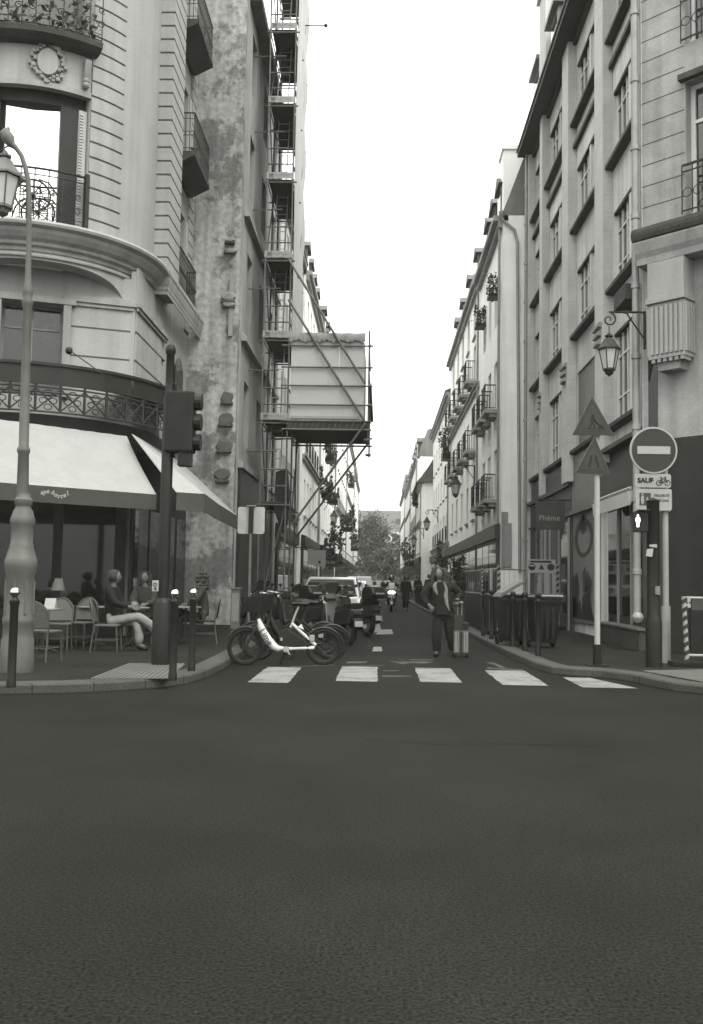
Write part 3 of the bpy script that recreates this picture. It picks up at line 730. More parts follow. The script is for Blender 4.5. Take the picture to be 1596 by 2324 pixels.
# ================================================================ scaffold
sc = thing('scaffold', 'galvanised tube scaffold tower with cantilevered panelled hoist bay over the street', 'scaffold', (-3.2, 31, .12))
XI, XO = -3.66, -2.86; YS = (28.6, 30.2, 31.8); DZ = (3.7, 6.2, 8.75, 11.25, 13.75, 16.2, 18.6, 21.0)
for y in YS:
    for x in (XI, XO):
        b = B(); b.tube([(x, y, .16), (x, y, 22.2)], .028, 8); b.box((x-.075, y-.075, .12), (x+.075, y+.075, .16))
        for z in DZ: b.tube([(x, y, z-.06), (x, y, z+.06)], .045, 8)
        b.build('standard', M['steeld'], sc, world=True)
le = B()
for z in DZ:
    for dz in (0, .55, 1.05):
        le.tube([(XO, YS[0], z+dz), (XO, YS[-1], z+dz)], .022, 6)
        if dz == 0: le.tube([(XI, YS[0], z), (XI, YS[-1], z)], .022, 6)
    for y in YS: le.tube([(XI-.12, y, z-.03), (XO+.12, y, z-.03)], .026, 6)
    le.tube([(XI, YS[0], z+.55), (XO, YS[0], z+.55)], .022, 6); le.tube([(XI, YS[0], z+1.05), (XO, YS[0], z+1.05)], .022, 6)
    le.tube([(XI-.5, YS[0]+.05, z+1.6), (XI+.5, YS[0]+.05, z+1.62)], .022, 6)
le.build('ledgers', M['steeld'], sc, world=True)
for z in DZ:
    b = B(); b.box((XI+.04, YS[0]+.02, z+.02), (XO-.04, YS[-1]-.02, z+.07)); b.build('deck', M['wood'], sc, world=True)
for i, z in enumerate(DZ[1:]):
    b = B(); b.box((XI-.02, YS[0]-.05, z+.07), (XO+.02, YS[0]-.025, z+.27)); t = b.build('toe_board', M['board'], sc, world=True, bevel=.005)
    m = upright((XI+.47, YS[0]-.052, z+.17), (0, -1, 0))
    text('PLETTAC', .115, M['grey'], t, m)
    lg = B(m); lg.prism([(-.41, -.07), (-.26, -.07), (-.26, .07), (-.41, .07)], .0, .002, 'z'); lg.build('emblem', M['grey'], t, world=True)
    lg = B(m); lg.prism([(-.39, .03), (-.335, -.02), (-.28, .03), (-.28, .05), (-.335, 0), (-.39, .05)], .0025, .004, 'z'); lg.build('emblem_mark', M['dark'], t, world=True)
br = B()
for i in range(len(DZ)-1):
    a, c = (YS[0], YS[1]) if i % 2 else (YS[1], YS[0])
    br.tube([(XI+.02, a, DZ[i]), (XI+.02, c, DZ[i+1])], .022, 6); br.tube([(XO+.05, YS[1], DZ[i]), (XO+.05, YS[2], DZ[i+1])], .022, 6)
br.tube([(XI, 28.6, .3), (XO, 28.62, 3.6)], .022, 6)
br.build('braces', M['steeld'], sc, world=True)
for i, z in enumerate(DZ[:-1]):
    b = B(); y0, y1 = 29.0, 29.7; x0, x1 = XI+.2, XI+.55
    for x in (x0, x1): b.tube([(x, y0, z+.07), (x, y1, DZ[i+1]+.05)], .018, 5)
    for k in range(8): t = (k+.5)/8; b.tube([(x0, y0+(y1-y0)*t, z+.07+(DZ[i+1]-z)*t), (x1, y0+(y1-y0)*t, z+.07+(DZ[i+1]-z)*t)], .012, 5)
    b.build('ladder', M['steel'], sc, world=True)
# sheeting on the street face: a billowing skin
b = B(); n, mz = 14, 40; vs = []
for j in range(mz+1):
    z = 9.0+(22.0-9.0)*j/mz
    for i in range(n+1):
        y = 28.55+3.4*i/n; vs.append((XO+.07+.02*math.sin(z*2.45+i*.5)*(i/n)+.012*math.sin(i*1.3+z*.7)+(.04*abs(math.sin(z*1.27)) if i == n else 0), y, z))
fs = [(j*(n+1)+i, j*(n+1)+i+1, (j+1)*(n+1)+i+1, (j+1)*(n+1)+i) for j in range(mz) for i in range(n)]
nn = len(vs); b.add(vs+[(x-.012, y, z) for (x, y, z) in vs], fs+[tuple(nn+k for k in reversed(f)) for f in fs])
b.build('sheeting', M['sheet'], sc, world=True, smooth=True)
# cantilevered bay
bx0, bx1, by0, by1, bz = -2.83, -.40, 28.6, 32.0, 6.1
b = B(); b.box((bx0, by0, bz-.05), (bx1, by1, bz+.05)); b.box((bx0-.06, by0-.03, bz-.1), (bx1+.05, by0, bz+.12)); b.build('bay_deck', M['wood'], sc, world=True)
b = B()
for y in (by0-.04, by1): b.tube([(bx0-.2, y, bz+.14), (bx1+.1, y, bz+.14)], .03, 8); b.tube([(bx0-.2, y, bz-.12), (bx1+.1, y, bz-.12)], .03, 8)
for i in range(15): b.tube([(bx0+(bx1-bx0)*i/14, by0-.04, bz-.12), (bx0+(bx1-bx0)*(i+.5)/14, by0-.04, bz+.14)], .012, 5)
b.build('bay_beam', M['steeld'], sc, world=True)
pn = B(); pn.box((bx0+.04, by0+.03, bz+.2), (-1.31, by0+.06, 8.86)); pn.box((-1.305, by0+.032, bz+.2), (bx1-.17, by0+.062, 8.86)); pn.box((bx1-.17, by0+.05, bz+.2), (bx1-.14, by1, 8.7)); pn.box((bx0+.04, by1-.05, bz+.2), (bx1-.17, by1-.02, 8.7))
pn.build('bay_panel', M['tarp'], sc, world=True)
ws = B(); ws.box((bx0+.06, by0-.01, bz+.22), (bx1-.28, by0+.02, bz+.30)); ws.build('bay_sill_strip', M['white'], sc, world=True)
tp = B(); n = 60; vs = []
for i in range(n+1):
    x = bx0-.02+(bx1-.1-bx0)*i/n
    for k, (dy, dz) in enumerate(((.06, 0), (-.02, .09), (-.05, .02), (-.06, -.08), (-.045, -.17))):
        wob = (.012 if k < 2 else .028)*math.sin(i*.55+k)+(.004 if k < 2 else .02)*math.sin(i*1.7+k*2)
        vs.append((x, by0+dy-abs(wob)*.8, 8.88+dz+wob*(1.2 if k > 1 else .5)))
tp.add(vs, [(5*i+k, 5*i+k+1, 5*i+k+6, 5*i+k+5) for i in range(n) for k in range(4)]); tp.build('bay_cover', M['cover'], sc, world=True, smooth=True)
gr = B()
for z in (8.57, 7.90, 7.33, 6.74):
    gr.tube([(bx0-.25, by0-.03, z), (bx1+.12, by0-.03, z)], .026, 8); gr.tube([(bx1, by0, z), (bx1, by1, z)], .022, 6)
    gr.tube([(bx1-.02, by0-.06, z), (bx1+.06, by0-.06, z)], .05, 8)
gr.build('bay_rails', M['steeld'], sc, world=True)
for y in (by0, by1):
    b = B(); b.tube([(bx1, y, 5.6), (bx1, y, 9.05 if y == by0 else 8.0)], .027, 8); b.tube([(bx1-.12, y, 5.68), (bx1+.06, y, 5.68)], .045, 6); b.build('standard', M['steeld'], sc, world=True)
db = B()
for (p, q_) in ((at(655, 680, 28.52), at(829, 958, 28.52)), (at(655, 588, 28.48), at(829, 871, 28.48)), (at(829, 962, 28.52), at(666, 1187, 28.52)), (at(838, 1003, 32.0), at(672, 1219, 32.0))):
    db.tube([p, q_], .036, 8)
db.tube([at(829, 962, 28.52), at(838, 1003, 32.0)], .03, 6); db.tube([(-.36, 28.6, 7.4), (-.30, 30.0, 6.5)], .05, 6)
db.build('bay_brace', M['steeld'], sc, world=True)
ar = B(); p = at(690, 58, 31); ar.tube([p, p+Vector((.75, 0, 0))], .02, 6); ar.ball(p+Vector((.75, 0, 0)), .07, 8, 6); ar.build('hoist_arm', M['iron'], sc, world=True)
rg = B(); rg.prism([(-.2, 0), (.16, .1), (.25, -.7), (.2, -1.6), (.05, -1.9), (-.22, -1.2)], 0, .12, 'y'); rg.m = None
rg.v = [Vector((-3.0+v.x, 28.75+v.y, 4.7+v.z)) for v in rg.v]; rg.build('hanging_sheet', M['dark'], sc, world=True, bevel=.03)
# ================================================================ the two rows of houses down the street
def far_chimney(root, x, y, z, h=1.6):
    c = B(); c.box((x-.35, y-.8, z), (x+.35, y+.8, z+h))
    for i in range(4): c.lathe([(.1, 0), (.13, .05), (.1, .4)], (x, y-.6+.4*i, z+h), 8)
    c.build('chimney', M['render3'], root, world=True)
def house(side, ya, yb, X, H, label, wm_, floors, ncol, ww=1.05, wh=1.9, gh=3.6, roof='mansard', rails=(), rk=1, gm_='glassf', fr='frame', courses=(), sills=True, corn=.3, shop='shop', dormers=3, shut=(), rh=2.6, frontgable=False, depth=9):
    L = yb-ya; root = thing('townhouse', label, 'house', ((X+side*depth/2), (ya+yb)/2, 0))
    fm = frame((X, ya), (-1, 0)) if side > 0 else frame((X, yb), (1, 0))
    mg = .9; pitch = (L-2*mg)/ncol; holes = []
    for z in floors:
        for i in range(ncol):
            c = mg+pitch*(i+.5); holes.append((c-ww/2, c+ww/2, z, z+wh))
    b = B(fm); facade(b, L, 0, H, holes, .36, depth); b.build('wall', M[wm_], root, world=True)
    sl = B(fm)
    for h_ in holes:
        add_win(root, fm, h_[0], h_[1], h_[2], h_[3], .31, 2, (.68,), fr, gm_)
        sl.box((h_[0]-.08, 0, h_[2]-.09), (h_[1]+.08, .09, h_[2]))
    if sills: sl.build('sills', M['stoned'], root, world=True)
    for z in rails:
        for i in range(ncol):
            c = mg+pitch*(i+.5)
            if rk == 2:
                s_ = B(fm); s_.box((c-ww/2-.2, 0, z-.16), (c+ww/2+.2, .5, z-.02)); s_.box((c-ww/2-.1, 0, z-.3), (c+ww/2+.1, .3, z-.16)); s_.build('balcony_slab', M['stoned'], root, world=True)
                add_rail(root, fm, c-ww/2-.15, c+ww/2+.15, z-.02, .95, 6, .46, 2)
            else: add_rail(root, fm, c-ww/2-.05, c+ww/2+.05, z, .95, 6, .07, rk)
    for z in shut:
        s_ = B(fm)
        for i in range(ncol):
            c = mg+pitch*(i+.5)
            for k in (-1, 1): s_.box((c+k*(ww/2+.24)-.24, .01, z), (c+k*(ww/2+.24)+.24, .06, z+wh))
        s_.build('shutters', M['shutter'], root, world=True)
    cb_ = B(fm)
    for z in courses: cb_.box((0, 0, z), (L, .12, z+.18)); cb_.box((0, 0, z+.18), (L, .2, z+.26))
    cb_.box((0, 0, H-.45), (L, corn*.5, H-.2)); cb_.box((0, -.2, H-.2), (L, corn, H))
    cb_.build('cornice', M['stoned'], root, world=True)
    g_ = B(fm); g_.box((.25, .02, .12), (L-.25, .10, gh)); g_.box((.15, .02, gh-.55), (L-.15, .22, gh-.04)); sf = g_.build('shopfront', M[shop], root, world=True)
    gp = B(fm); nsh = max(2, int(L/2.6))
    for i in range(nsh):
        a = .5+(L-1)*i/nsh; gp.box((a+.1, .105, .7 if i % 3 else .15), (a+(L-1)/nsh-.1, .115, gh-.7))
    gp.build('pane', M['glassd'], sf, world=True)
    r_ = B(fm)
    if roof == 'mansard':
        r_.prism([(.05, H), (-.9, H+rh), (-depth/2, H+rh+1.2), (-depth, H)], .02, L-.02, 'x')
        r_.build('roof', M['zinc'], root, world=True)
        for i in range(dormers):
            c = mg+(L-2*mg)*(i+.5)/dormers
            d_ = B(fm); d_.box((c-.65, -1.6, H+.05), (c+.65, -.1, H+1.75)); d_.prism([(c-.8, H+1.75), (c+.8, H+1.75), (c, H+2.25)], -1.8, .02, 'y'); do = d_.build('dormer', M['slate'], root, world=True)
            p_ = B(fm); p_.box((c-.42, -.11, H+.3), (c+.42, -.085, H+1.6)); p_.build('pane', M['glass'], do, world=True)
    elif roof == 'low':
        r_.prism([(corn+.05, H), (corn+.05, H+.12), (-depth/2, H+rh), (-depth, H)], 0, L, 'x'); r_.build('roof', M['slate'], root, world=True)
    else:
        r_.prism([(.5, H-.1), (.1, H+.35), (-.5, H+1.2), (-1.3, H+2.6), (-1.8, H+3.6), (-depth, H)], -.35, L, 'x'); r_.build('roof', M['tile'], root, world=True)
    for k in (0, 1):
        if k == 0 or L > 12: far_chimney(root, X+side*rnd.uniform(3.0, 4.2), (ya+.9 if k == 0 else yb-.9), H+rh*.5, rh*.5+rnd.uniform(1.4, 2.4))
    dp_ = B(fm); dp_.tube([(.18, .1, gh), (.18, .1, H-.4)], .055, 6); dp_.build('downpipe', M['pipe'], root, world=True)
    return root, fm
def fl(z0, st, n): return [z0+st*i for i in range(n)]
RH = {}
RH['r2'] = house(1, 34.4, 42.2, 4.38, 15.0, 'pale plain house with toothed corner and small balconies beside the pilastered facade', 'render1', [4.6, 8.0, 11.3], 3, .95, 1.9, rails=(4.6, 8.0), rk=2, sills=False, dormers=3, corn=.35, shop='shop2')
_r2 = RH['r2'][0]
k_ = B(); k_.box((4.5, 35.2, 14.9), (6.4, 36.4, 17.9)); k_.box((4.44, 35.14, 17.9), (6.46, 36.46, 18.05)); k_.build('chimney_stack', M['render1'], _r2, world=True)
k_ = B(); k_.tube([at(1139, 488, 34.3), at(1142, 500, 34.3), at(1168, 522, 34.3), at(1174, 548, 34.3), at(1180, 1300, 34.3)], .055, 8); k_.lathe([(.12, .1), (.12, 0), (.06, -.12)], at(1139, 486, 34.3), 10); k_.build('downpipe', M['pipe'], _r2, world=True, smooth=True)
k_ = B(); k_.box((4.39, 34.33, 2.0), (4.75, 34.398, 3.6)); k_.box((4.39, 34.35, 3.6), (4.62, 34.397, 4.0)); k_.build('bare_stone', M['stoned'], _r2, world=True)
RH['r3'] = house(1, 42.2, 60.2, 4.40, 15.4, 'long cream house with corniced top floor, window boxes and curved shop canopy', 'render2', [4.4, 7.6, 10.9, 13.1], 5, 1.05, 1.8, rails=(7.6, 10.9), rk=2, courses=(10.2,), dormers=4, shop='shop2')
RH['r4'] = house(1, 60.2, 79.5, 4.40, 13.6, 'pale house with tall chimney wall and railed first floor, far side', 'render1', [4.2, 7.1, 10.0], 6, 1.0, 1.8, rails=(4.2,), rk=1, roof='low', courses=(3.8,), rh=2.2)
RH['r5'] = house(1, 79.5, 90.0, 3.50, 9.9, 'lower white house jutting forward under a flared tiled roof', 'render4', [4.0, 6.9], 4, .95, 1.7, roof='flare', courses=(6.3,), rh=3.0)
RH['r6'] = house(1, 90.0, 108.0, 3.52, 13.4, 'cream house behind the flared roof with dark shopfront and hanging plants', 'render2', [4.1, 7.1, 10.1], 6, 1.0, 1.8, rails=(7.1,), rk=1, courses=(6.6,), dormers=4)
RH['r7'] = house(1, 108.0, 130.0, 3.54, 13.2, 'distant pale house with mansard roof on the side of the woman', 'render1', [4.1, 7.1, 10.1], 6, 1.0, 1.7, courses=(9.6,), dormers=4)
RH['r8'] = house(1, 130.0, 158.0, 3.5, 14.4, 'farthest house before the square, with dark upper dormer and two cornices', 'render4', [4.2, 7.4, 10.6], 7, 1.1, 1.8, courses=(6.8, 10.0), dormers=5)
RH['l2'] = house(-1, 36.0, 45.0, -4.0, 16.6, 'grey shuttered house directly beyond the scaffold', 'render3', [4.6, 7.8, 10.9, 13.8], 3, 1.0, 1.9, courses=(4.1,), shut=(4.6, 7.8, 10.9, 13.8), dormers=3, roof='low')
RH['l3'] = house(-1, 45.0, 57.0, -3.75, 16.4, 'pale narrow-windowed house with thick hanging plants over its shop', 'render1', [4.6, 7.7, 10.7, 13.6], 5, .95, 1.8, courses=(7.2,), rails=(7.7,), dormers=4)
RH['l4'] = house(-1, 57.0, 74.0, -3.6, 16.8, 'bright house with projecting corner pier and plants climbing its balconies', 'render4', [4.6, 7.8, 10.9, 13.9], 6, 1.0, 1.9, rails=(10.9,), courses=(10.3, 13.4), dormers=4)
RH['l5'] = house(-1, 74.0, 95.0, -3.45, 16.2, 'white house with a small gabled shop hood, halfway down the shaded pavement', 'render4', [4.4, 7.4, 10.4, 13.2], 7, 1.0, 1.8, courses=(7.0,), rails=(7.4,), dormers=5)
RH['l6'] = house(-1, 95.0, 120.0, -3.4, 16.4, 'distant white house with planted upper ledge facing the flared roof', 'render4', [4.4, 7.5, 10.6, 13.4], 8, 1.0, 1.8, courses=(10.0,), dormers=5)
RH['l7'] = house(-1, 120.0, 152.0, -3.5, 16.0, 'farthest white house beside the tree at the street end', 'render4', [4.4, 7.5, 10.6, 13.4], 9, 1.05, 1.8, courses=(7.0,), dormers=6)
# plants on ledges and over shops
def leafball(b, c, r_, n, s0=.05, s1=.12):
    cl = []
    for k in range(7):
        d = Vector((rnd.gauss(0, 1), rnd.gauss(0, 1), rnd.gauss(0, 1))).normalized()*rnd.uniform(.3, .85); cl.append((d, rnd.uniform(.25, .55)))
    for k in range(9):                       # loose trailing shoots
        d = Vector((rnd.uniform(-1, 1), rnd.uniform(-1, 1), rnd.uniform(-.3, .6)))*.8; up_ = rnd.choice((-1, -1, 1)); b.tube([(c[0]+(d.x+rnd.uniform(-.1, .1)*q)*r_[0], c[1]+d.y*r_[1], c[2]+(d.z+up_*.32*q)*r_[2]) for q in range(4)], [.012, .01, .008, .004], 4)
        for q in range(10): cl.append((d+Vector((0, 0, up_*.1*q)), .1))
    for i in range(int(n*1.15)):
        o, q = cl[rnd.randrange(len(cl))] if rnd.random() < .55 else cl[rnd.randrange(7)]
        g_ = Vector((rnd.gauss(0, 1), rnd.gauss(0, 1), rnd.gauss(0, 1)))*q*.55; d = o+g_
        p = Vector(c)+Vector((d.x*r_[0], d.y*r_[1], d.z*r_[2])); s_ = rnd.uniform(s0, s1)*.75
        a = Vector((rnd.gauss(0, 1), rnd.gauss(0, 1), rnd.gauss(0, 1))).normalized(); t1 = a.orthogonal().normalized(); t2 = a.cross(t1)
        b.add([p-t1*s_, p-t2*s_*.5, p+t1*s_, p+t2*s_*.5], [(0, 1, 2, 3)])
def plant(px, py, Y, r_, n, label, s0=.05, s1=.12, grp='plants growing on the facades', X=None):
    c = at(px, py, Y) if X is None else atx(px, py, X); b = B(); 
    t = thing('window_plant', label, 'plant', c, 0, grp)
    leafball(b, (0, 0, 0), r_, n, s0, s1); b.build('foliage', M['leaf'], t)
    p_ = B(); p_.tube([(0, 0, -r_[2]*.9), (.02, .05, 0), (-.02, 0, r_[2]*.5)], .025, 5); p_.box((-r_[0]*.6, -r_[1]*.6, -r_[2]*1.05), (r_[0]*.6, r_[1]*.6, -r_[2]*.75)); p_.build('planter', M['dark'], t)
plant(1120, 650, 0, (.35, .5, .45), 260, 'window box of dark foliage by the top window nearest the pipe', X=4.15)
plant(1090, 720, 0, (.35, .6, .45), 260, 'dark foliage spilling from the second top-floor window of the pale house', X=4.15)
plant(1012, 992, 0, (.4, 1.2, 1.4), 420, 'big dark climber hanging on the chimney-wall house', .08, .18, X=4.1)
plant(750, 1022, 52, (.4, 1.2, .65), 300, 'dark hanging plant just under the hoist bay', .08, .2)
plant(743, 1098, 50, (.45, 1.2, .75), 330, 'bushy plant crossed by the two lower hoist braces', .08, .2)
plant(757, 1128, 56, (.45, 1.3, .4), 240, 'dark plant above the hanging street lantern', .08, .2)
plant(757, 1235, 48, (.5, 1.2, 1.1), 600, 'dark greenery smothering the shop beside the white sign', .08, .2)
plant(790, 1180, 70, (.6, 1.5, .8), 380, 'spiky plant on the corner pier of the bright house', .1, .25)
plant(797, 1082, 85, (.4, 1.5, .9), 220, 'dark plant high on the white house ledge', .1, .25)
plant(806, 1225, 90, (.6, 1.5, 1.0), 300, 'shrub above the small gabled hood', .1, .25)
plant(929, 1255, 92, (.7, 1.6, 1.2), 420, 'dark shrub over the shopfront past the flared roof', .1, .25)
plant(944, 1128, 0, (.4, 1.4, .8), 260, 'small plant on the upper ledge past the flared roof', .1, .25, X=3.3)
plant(1000, 1290, 58, (.5, 2.2, 1.3), 500, 'dark hedge plant by the shop behind the walking woman', .08, .2)
# ---- square at the far end: terrace house and two trees
eb = thing('terrace_house', 'long pale slate-roofed building closing the far end of the street', 'building', (0, 245, 0))
fe = frame((26, 236), (0, -1)); b = B(fe); holes = []
for z in (5.0, 8.6, 11.6):
    for i in range(18): holes.append((1.4+i*2.9, 2.6+i*2.9, z, z+2.0))
facade(b, 54, 0, 14.6, holes, .3, 12); b.build('wall', M['render1'], eb, world=True)
for hh in holes[36:]+holes[:36]: add_win(eb, fe, hh[0], hh[1], hh[2], hh[3], .25, 2, (.6,), 'frame', 'glass')
b = B(fe); b.prism([(.3, 14.6), (.2, 14.9), (-5.5, 19.6), (-12, 14.6)], 0, 54, 'x'); b.build('roof', M['slate'], eb, world=True)
b = B(fe); b.box((0, 0, 4.2), (54, .2, 4.5)); b.box((0, 0, 14.2), (54, .3, 14.6)); b.build('cornice', M['stoned'], eb, world=True)
b = B(fe); b.box((0, .02, .0), (54, .12, 4.18)); sf = b.build('shopfront', M['shop2'], eb, world=True)
b = B(fe)
for i in range(14): b.box((.8+i*3.8, .125, .5), (3.6+i*3.8, .14, 3.3))
b.build('pane', M['glassd'], sf, world=True)
for i in range(6):
    d_ = B(fe); c = 18+i*3.4; d_.box((c-.5, -2.6, 15.9), (c+.5, -1.0, 17.3)); d_.build('dormer', M['slate'], eb, world=True)
def tree(x, y, h, r_, label, n):
    t = thing('plane_tree', label, 'tree', (x, y, 0), 0, 'spring trees at the end of the street')
    tb = B(); tb.tube([(0, 0, 0), (.15, 0, 3), (-.1, .1, 6), (.1, 0, h*.85)], [.38, .3, .2, .05], 9)
    tips = []
    for i in range(26):
        z0 = rnd.uniform(1.6, h*.75); a = rnd.uniform(0, 6.28); L_ = r_*rnd.uniform(.6, 1.05)*(1-.45*max(0, z0-4)/h); up_ = rnd.uniform(1.5, 4.0)
        p0 = Vector((0, 0, z0)); p1 = p0+Vector((math.cos(a)*L_*.5, math.sin(a)*L_*.5, up_*.6)); p2 = p0+Vector((math.cos(a)*L_, math.sin(a)*L_, up_)); tb.tube([p0, p1, p2], [.11, .06, .02], 5)
        for k in range(5):
            a2 = a+rnd.uniform(-1, 1); q0 = p1.lerp(p2, rnd.random()); q1 = q0+Vector((math.cos(a2), math.sin(a2), rnd.uniform(-.3, 1.2)))*rnd.uniform(.6, 1.6); tb.tube([q0, q1], [.035, .01], 4); tips += [q1, q0.lerp(q1, .6), p2]
    tb.build('trunk', M['bark'], t)
    lf = B()
    for i in range(n):
        c = tips[rnd.randrange(len(tips))]; p = c+Vector((rnd.gauss(0, .7), rnd.gauss(0, .7), rnd.gauss(0, .6))); s_ = rnd.uniform(.10, .32)
        a = Vector((rnd.gauss(0, 1), rnd.gauss(0, 1), rnd.gauss(0, 1))).normalized(); t1 = a.orthogonal().normalized(); t2 = a.cross(t1)
        lf.add([p-t1*s_, p-t2*s_*.6, p+t1*s_, p+t2*s_*.6], [(0, 1, 2, 3)])
    lf.build('crown', M['leafp'], t)
tree(-2.4, 168, 13.6, 3.6, 'taller pale spring tree at the street end, leaning over the far white house', 8000)
tree(1.2, 178, 8.6, 4.6, 'lower rounded tree in front of the slate-roofed terrace', 10000)
# ================================================================ right: pilastered facade and canted corner house
r1 = thing('pilastered_building', 'grey cement building with plain pilasters, wide metal windows and dark eaves', 'building', (9, 27, 0))
f5 = frame((5.5, 19.1), (-1, 0))                # s = Y - 19.1
LV = (5.15, 8.42, 11.5, 14.65); TOPS = (7.35, 10.3, 13.3, 16.4)
BAYS = [(.48, 3.3), (4.3, 7.54), (8.56, 11.9), (12.5, 14.86)]
holes = [(a, c, z, t) for (a, c) in BAYS for z, t in zip(LV, TOPS)]
b = B(f5); facade(b, 15.2, 0, 17.2, holes, .16, 10); b.build('wall', M['cement'], r1, world=True)
for (a, c) in ((-.02, .4), (3.36, 4.24), (7.6, 8.5), (11.95, 12.45), (14.9, 15.2)):
    p = B(f5); p.box((a, 0, 4.3), (c, .25, 17.15)); p.build('pilaster', M['cementd'], r1, world=True, bevel=.015)
for i, (a, c) in enumerate(BAYS):
    for j, (z, t) in enumerate(zip(LV, TOPS)):
        s_ = B(f5); s_.prism([(.0, z-.13), (.2, z-.09), (.2, z), (0, z)], a-.04, c+.04, 'x'); 
        if j >= 2: s_.box((a-.04, 0, t+.62), (c+.04, .11, t+.74))
        s_.build('sill', M['sill'], r1, world=True)
        if i == 1 and j == 0:
            p = B(f5)
            for k in range(18): p.box((a+(c-a)*k/18+.005, -.12, z), (a+(c-a)*(k+1)/18-.005, -.05, t))
            p.build('shutter', M['grey'], r1, world=True); continue
        half = (a+c)/2
        nb = B(f5); nb.box((half-.09, -.14, z), (half+.09, -.02, t)); nb.build('mullion_pier', M['cement'], r1, world=True)
        add_win(r1, f5, a, half-.09, z, t, .11, 3, (.3, .74,), 'framew', 'glass', .06, .04); add_win(r1, f5, half+.09, c, z, t, .11, 3, (.3, .74,), 'framew', 'glass', .06, .04)
        l_ = B(f5); l_.box((a-.02, -.15, t-.06), (c+.02, -.01, t+.002)); l_.build('lintel', M['sill'], r1, world=True)
cs = B(f5)
for (a, c) in ((3.16, 4.44), (7.4, 8.7), (11.7, 12.7)):
    for k in range(3): cs.prism([(.25, 7.58-k*.2), (.34, 7.6-k*.2), (.34, 7.69-k*.2), (.25, 7.72-k*.2)], a+.3+.05*k, c-.3-.05*k, 'x')
cs.build('corbel_mouldings', M['stoned'], r1, world=True)
ev = B(f5); ev.box((-.1, -.5, 17.2), (15.3, .6, 17.36)); ev.prism([(.64, 17.36), (.64, 17.46), (-1.3, 20.4), (-10, 21.5), (-10, 17.38)], -.1, 15.3, 'x'); ev.build('roof', M['sill'], r1, world=True)
for c in (2.5, 6.5, 10.5, 13.8):
    d_ = B(f5); d_.box((c-.7, -2.0, 17.5), (c+.7, .12, 19.7)); d_.box((c-.85, -2.2, 19.7), (c+.85, .3, 19.86)); do = d_.build('dormer', M['zinc'], r1, world=True)
    p = B(f5); p.box((c-.5, .11, 17.8), (c+.5, .135, 19.5)); p.build('pane', M['glass'], do, world=True)
ck = B(f5); ck.box((11.6, -1.2, 17.6), (12.9, .2, 21.6)); ck.box((11.5, -1.3, 21.6), (13.0, .3, 21.75)); ck.build('chimney', M['render3'], r1, world=True)
# downpipes
def pipe(root, x, y, z0, z1, r_=.055, knob=False):
    b = B(); b.tube([(x, y, z0), (x, y, z1)], r_, 10)
    z = z0+.9
    while z < z1: b.lathe([(r_, -.06), (r_+.02, -.05), (r_+.02, .05), (r_, .06)], (x, y, z), 10); z += 1.45
    if knob: b.lathe([(.0, .11), (.075, .095), (.12, .02), (.12, -.02), (.075, -.095), (0, -.11)], (x, y-.04, z0), 14)
    b.build('downpipe', M['pipe'], root, world=True, smooth=True)
pipe(r1, 5.13, 19.1, .78, 17.2, .075, True); pipe(r1, 5.2, 34.15, .6, 17.2, .06)
# ground floor: fascias, shopfronts, murals, blind
g_ = B(f5); g_.box((7.8, .01, .12), (15.1, .1, 4.9)); g_.box((7.8, .1, 4.2), (15.1, .2, 4.32)); g_.box((7.8, .1, 3.35), (15.1, .16, 3.42)); g_.build('shopfront', M['shop2'], r1, world=True)
g2 = B(f5); g2.box((.1, .01, .55), (3.5, .1, 4.6)); g2.box((.1, .1, 3.36), (3.6, .34, 3.95)); g2.box((0, .1, 4.5), (3.7, .3, 4.6)); g2.build('shopfront', M['shop'], r1, world=True)
g3 = B(f5); g3.box((3.62, .01, 3.4), (7.78, .09, 5.0)); g3.box((3.5, .09, 3.36), (7.78, .16, 3.48)); g3.build('fascia_board', M['grey'], r1, world=True)
pl = B(f5); pl.box((-.3, 0, .12), (3.4, .42, .52)); po_ = pl.build('step', M['shop2'], r1, world=True, bevel=.015); pl = B(f5); pl.box((-.34, 0, .522), (3.42, .46, .57)); pl.build('step_top', M['lampg'], po_, world=True, bevel=.01)
gp = B(f5)
for a in (.3, 1.4, 2.5): gp.box((a, .105, .75), (a+.95, .115, 3.1))
for a in (8.1, 9.6, 11.1, 12.6): gp.box((a, .105, .5), (a+1.3, .115, 3.2))
gp.build('shop_pane', M['glassd'], r1, world=True)
fr_ = B(f5)
for a in (1.3, 2.42): fr_.box((a-.04, .116, .58), (a+.04, .16, 3.3))
for a in (8.0, 9.5, 11.0, 12.5): fr_.box((a-.05, .116, .12), (a+.05, .16, 3.3))
fr_.build('shop_frames', M['pipe'], r1, world=True)
bl = B(f5); bl.prism([(.36, 3.36), (.52, 3.3), (.5, 3.02), (.47, 3.02), (.34, 3.3)], .12, 3.3, 'x'); bl.build('blind', M['tarp'], r1, world=True)
rl = B(f5); rl.tube([(.1, .46, 3.37), (3.32, .46, 3.37)], .035, 8); rl.build('blind_roller', M['alu'], r1, world=True)
mu = B(f5); mu.box((4.7, .01, .4), (7.78, .06, 3.36)); mo = mu.build('mural_panel', M['grey'], r1, world=True)
ma = B(f5)
def flat(b, pts, d0, d1): b.prism(pts, d0, d1, 'y')
def ringpoly(cx, cz, rx, rz, k): return [(cx+rx*k*math.cos(R(a)), cz+rz*k*math.sin(R(a))) for a in range(0, 360, 15)]
mk = B(f5)
X_ = lambda P: [(6.35+(x-5.75)*1.15, z) for x, z in P]
O_, I_ = ringpoly(6.4, 2.66, 1.15, .52, 1), ringpoly(6.35, 2.64, .78, .38, 1); n = len(O_)
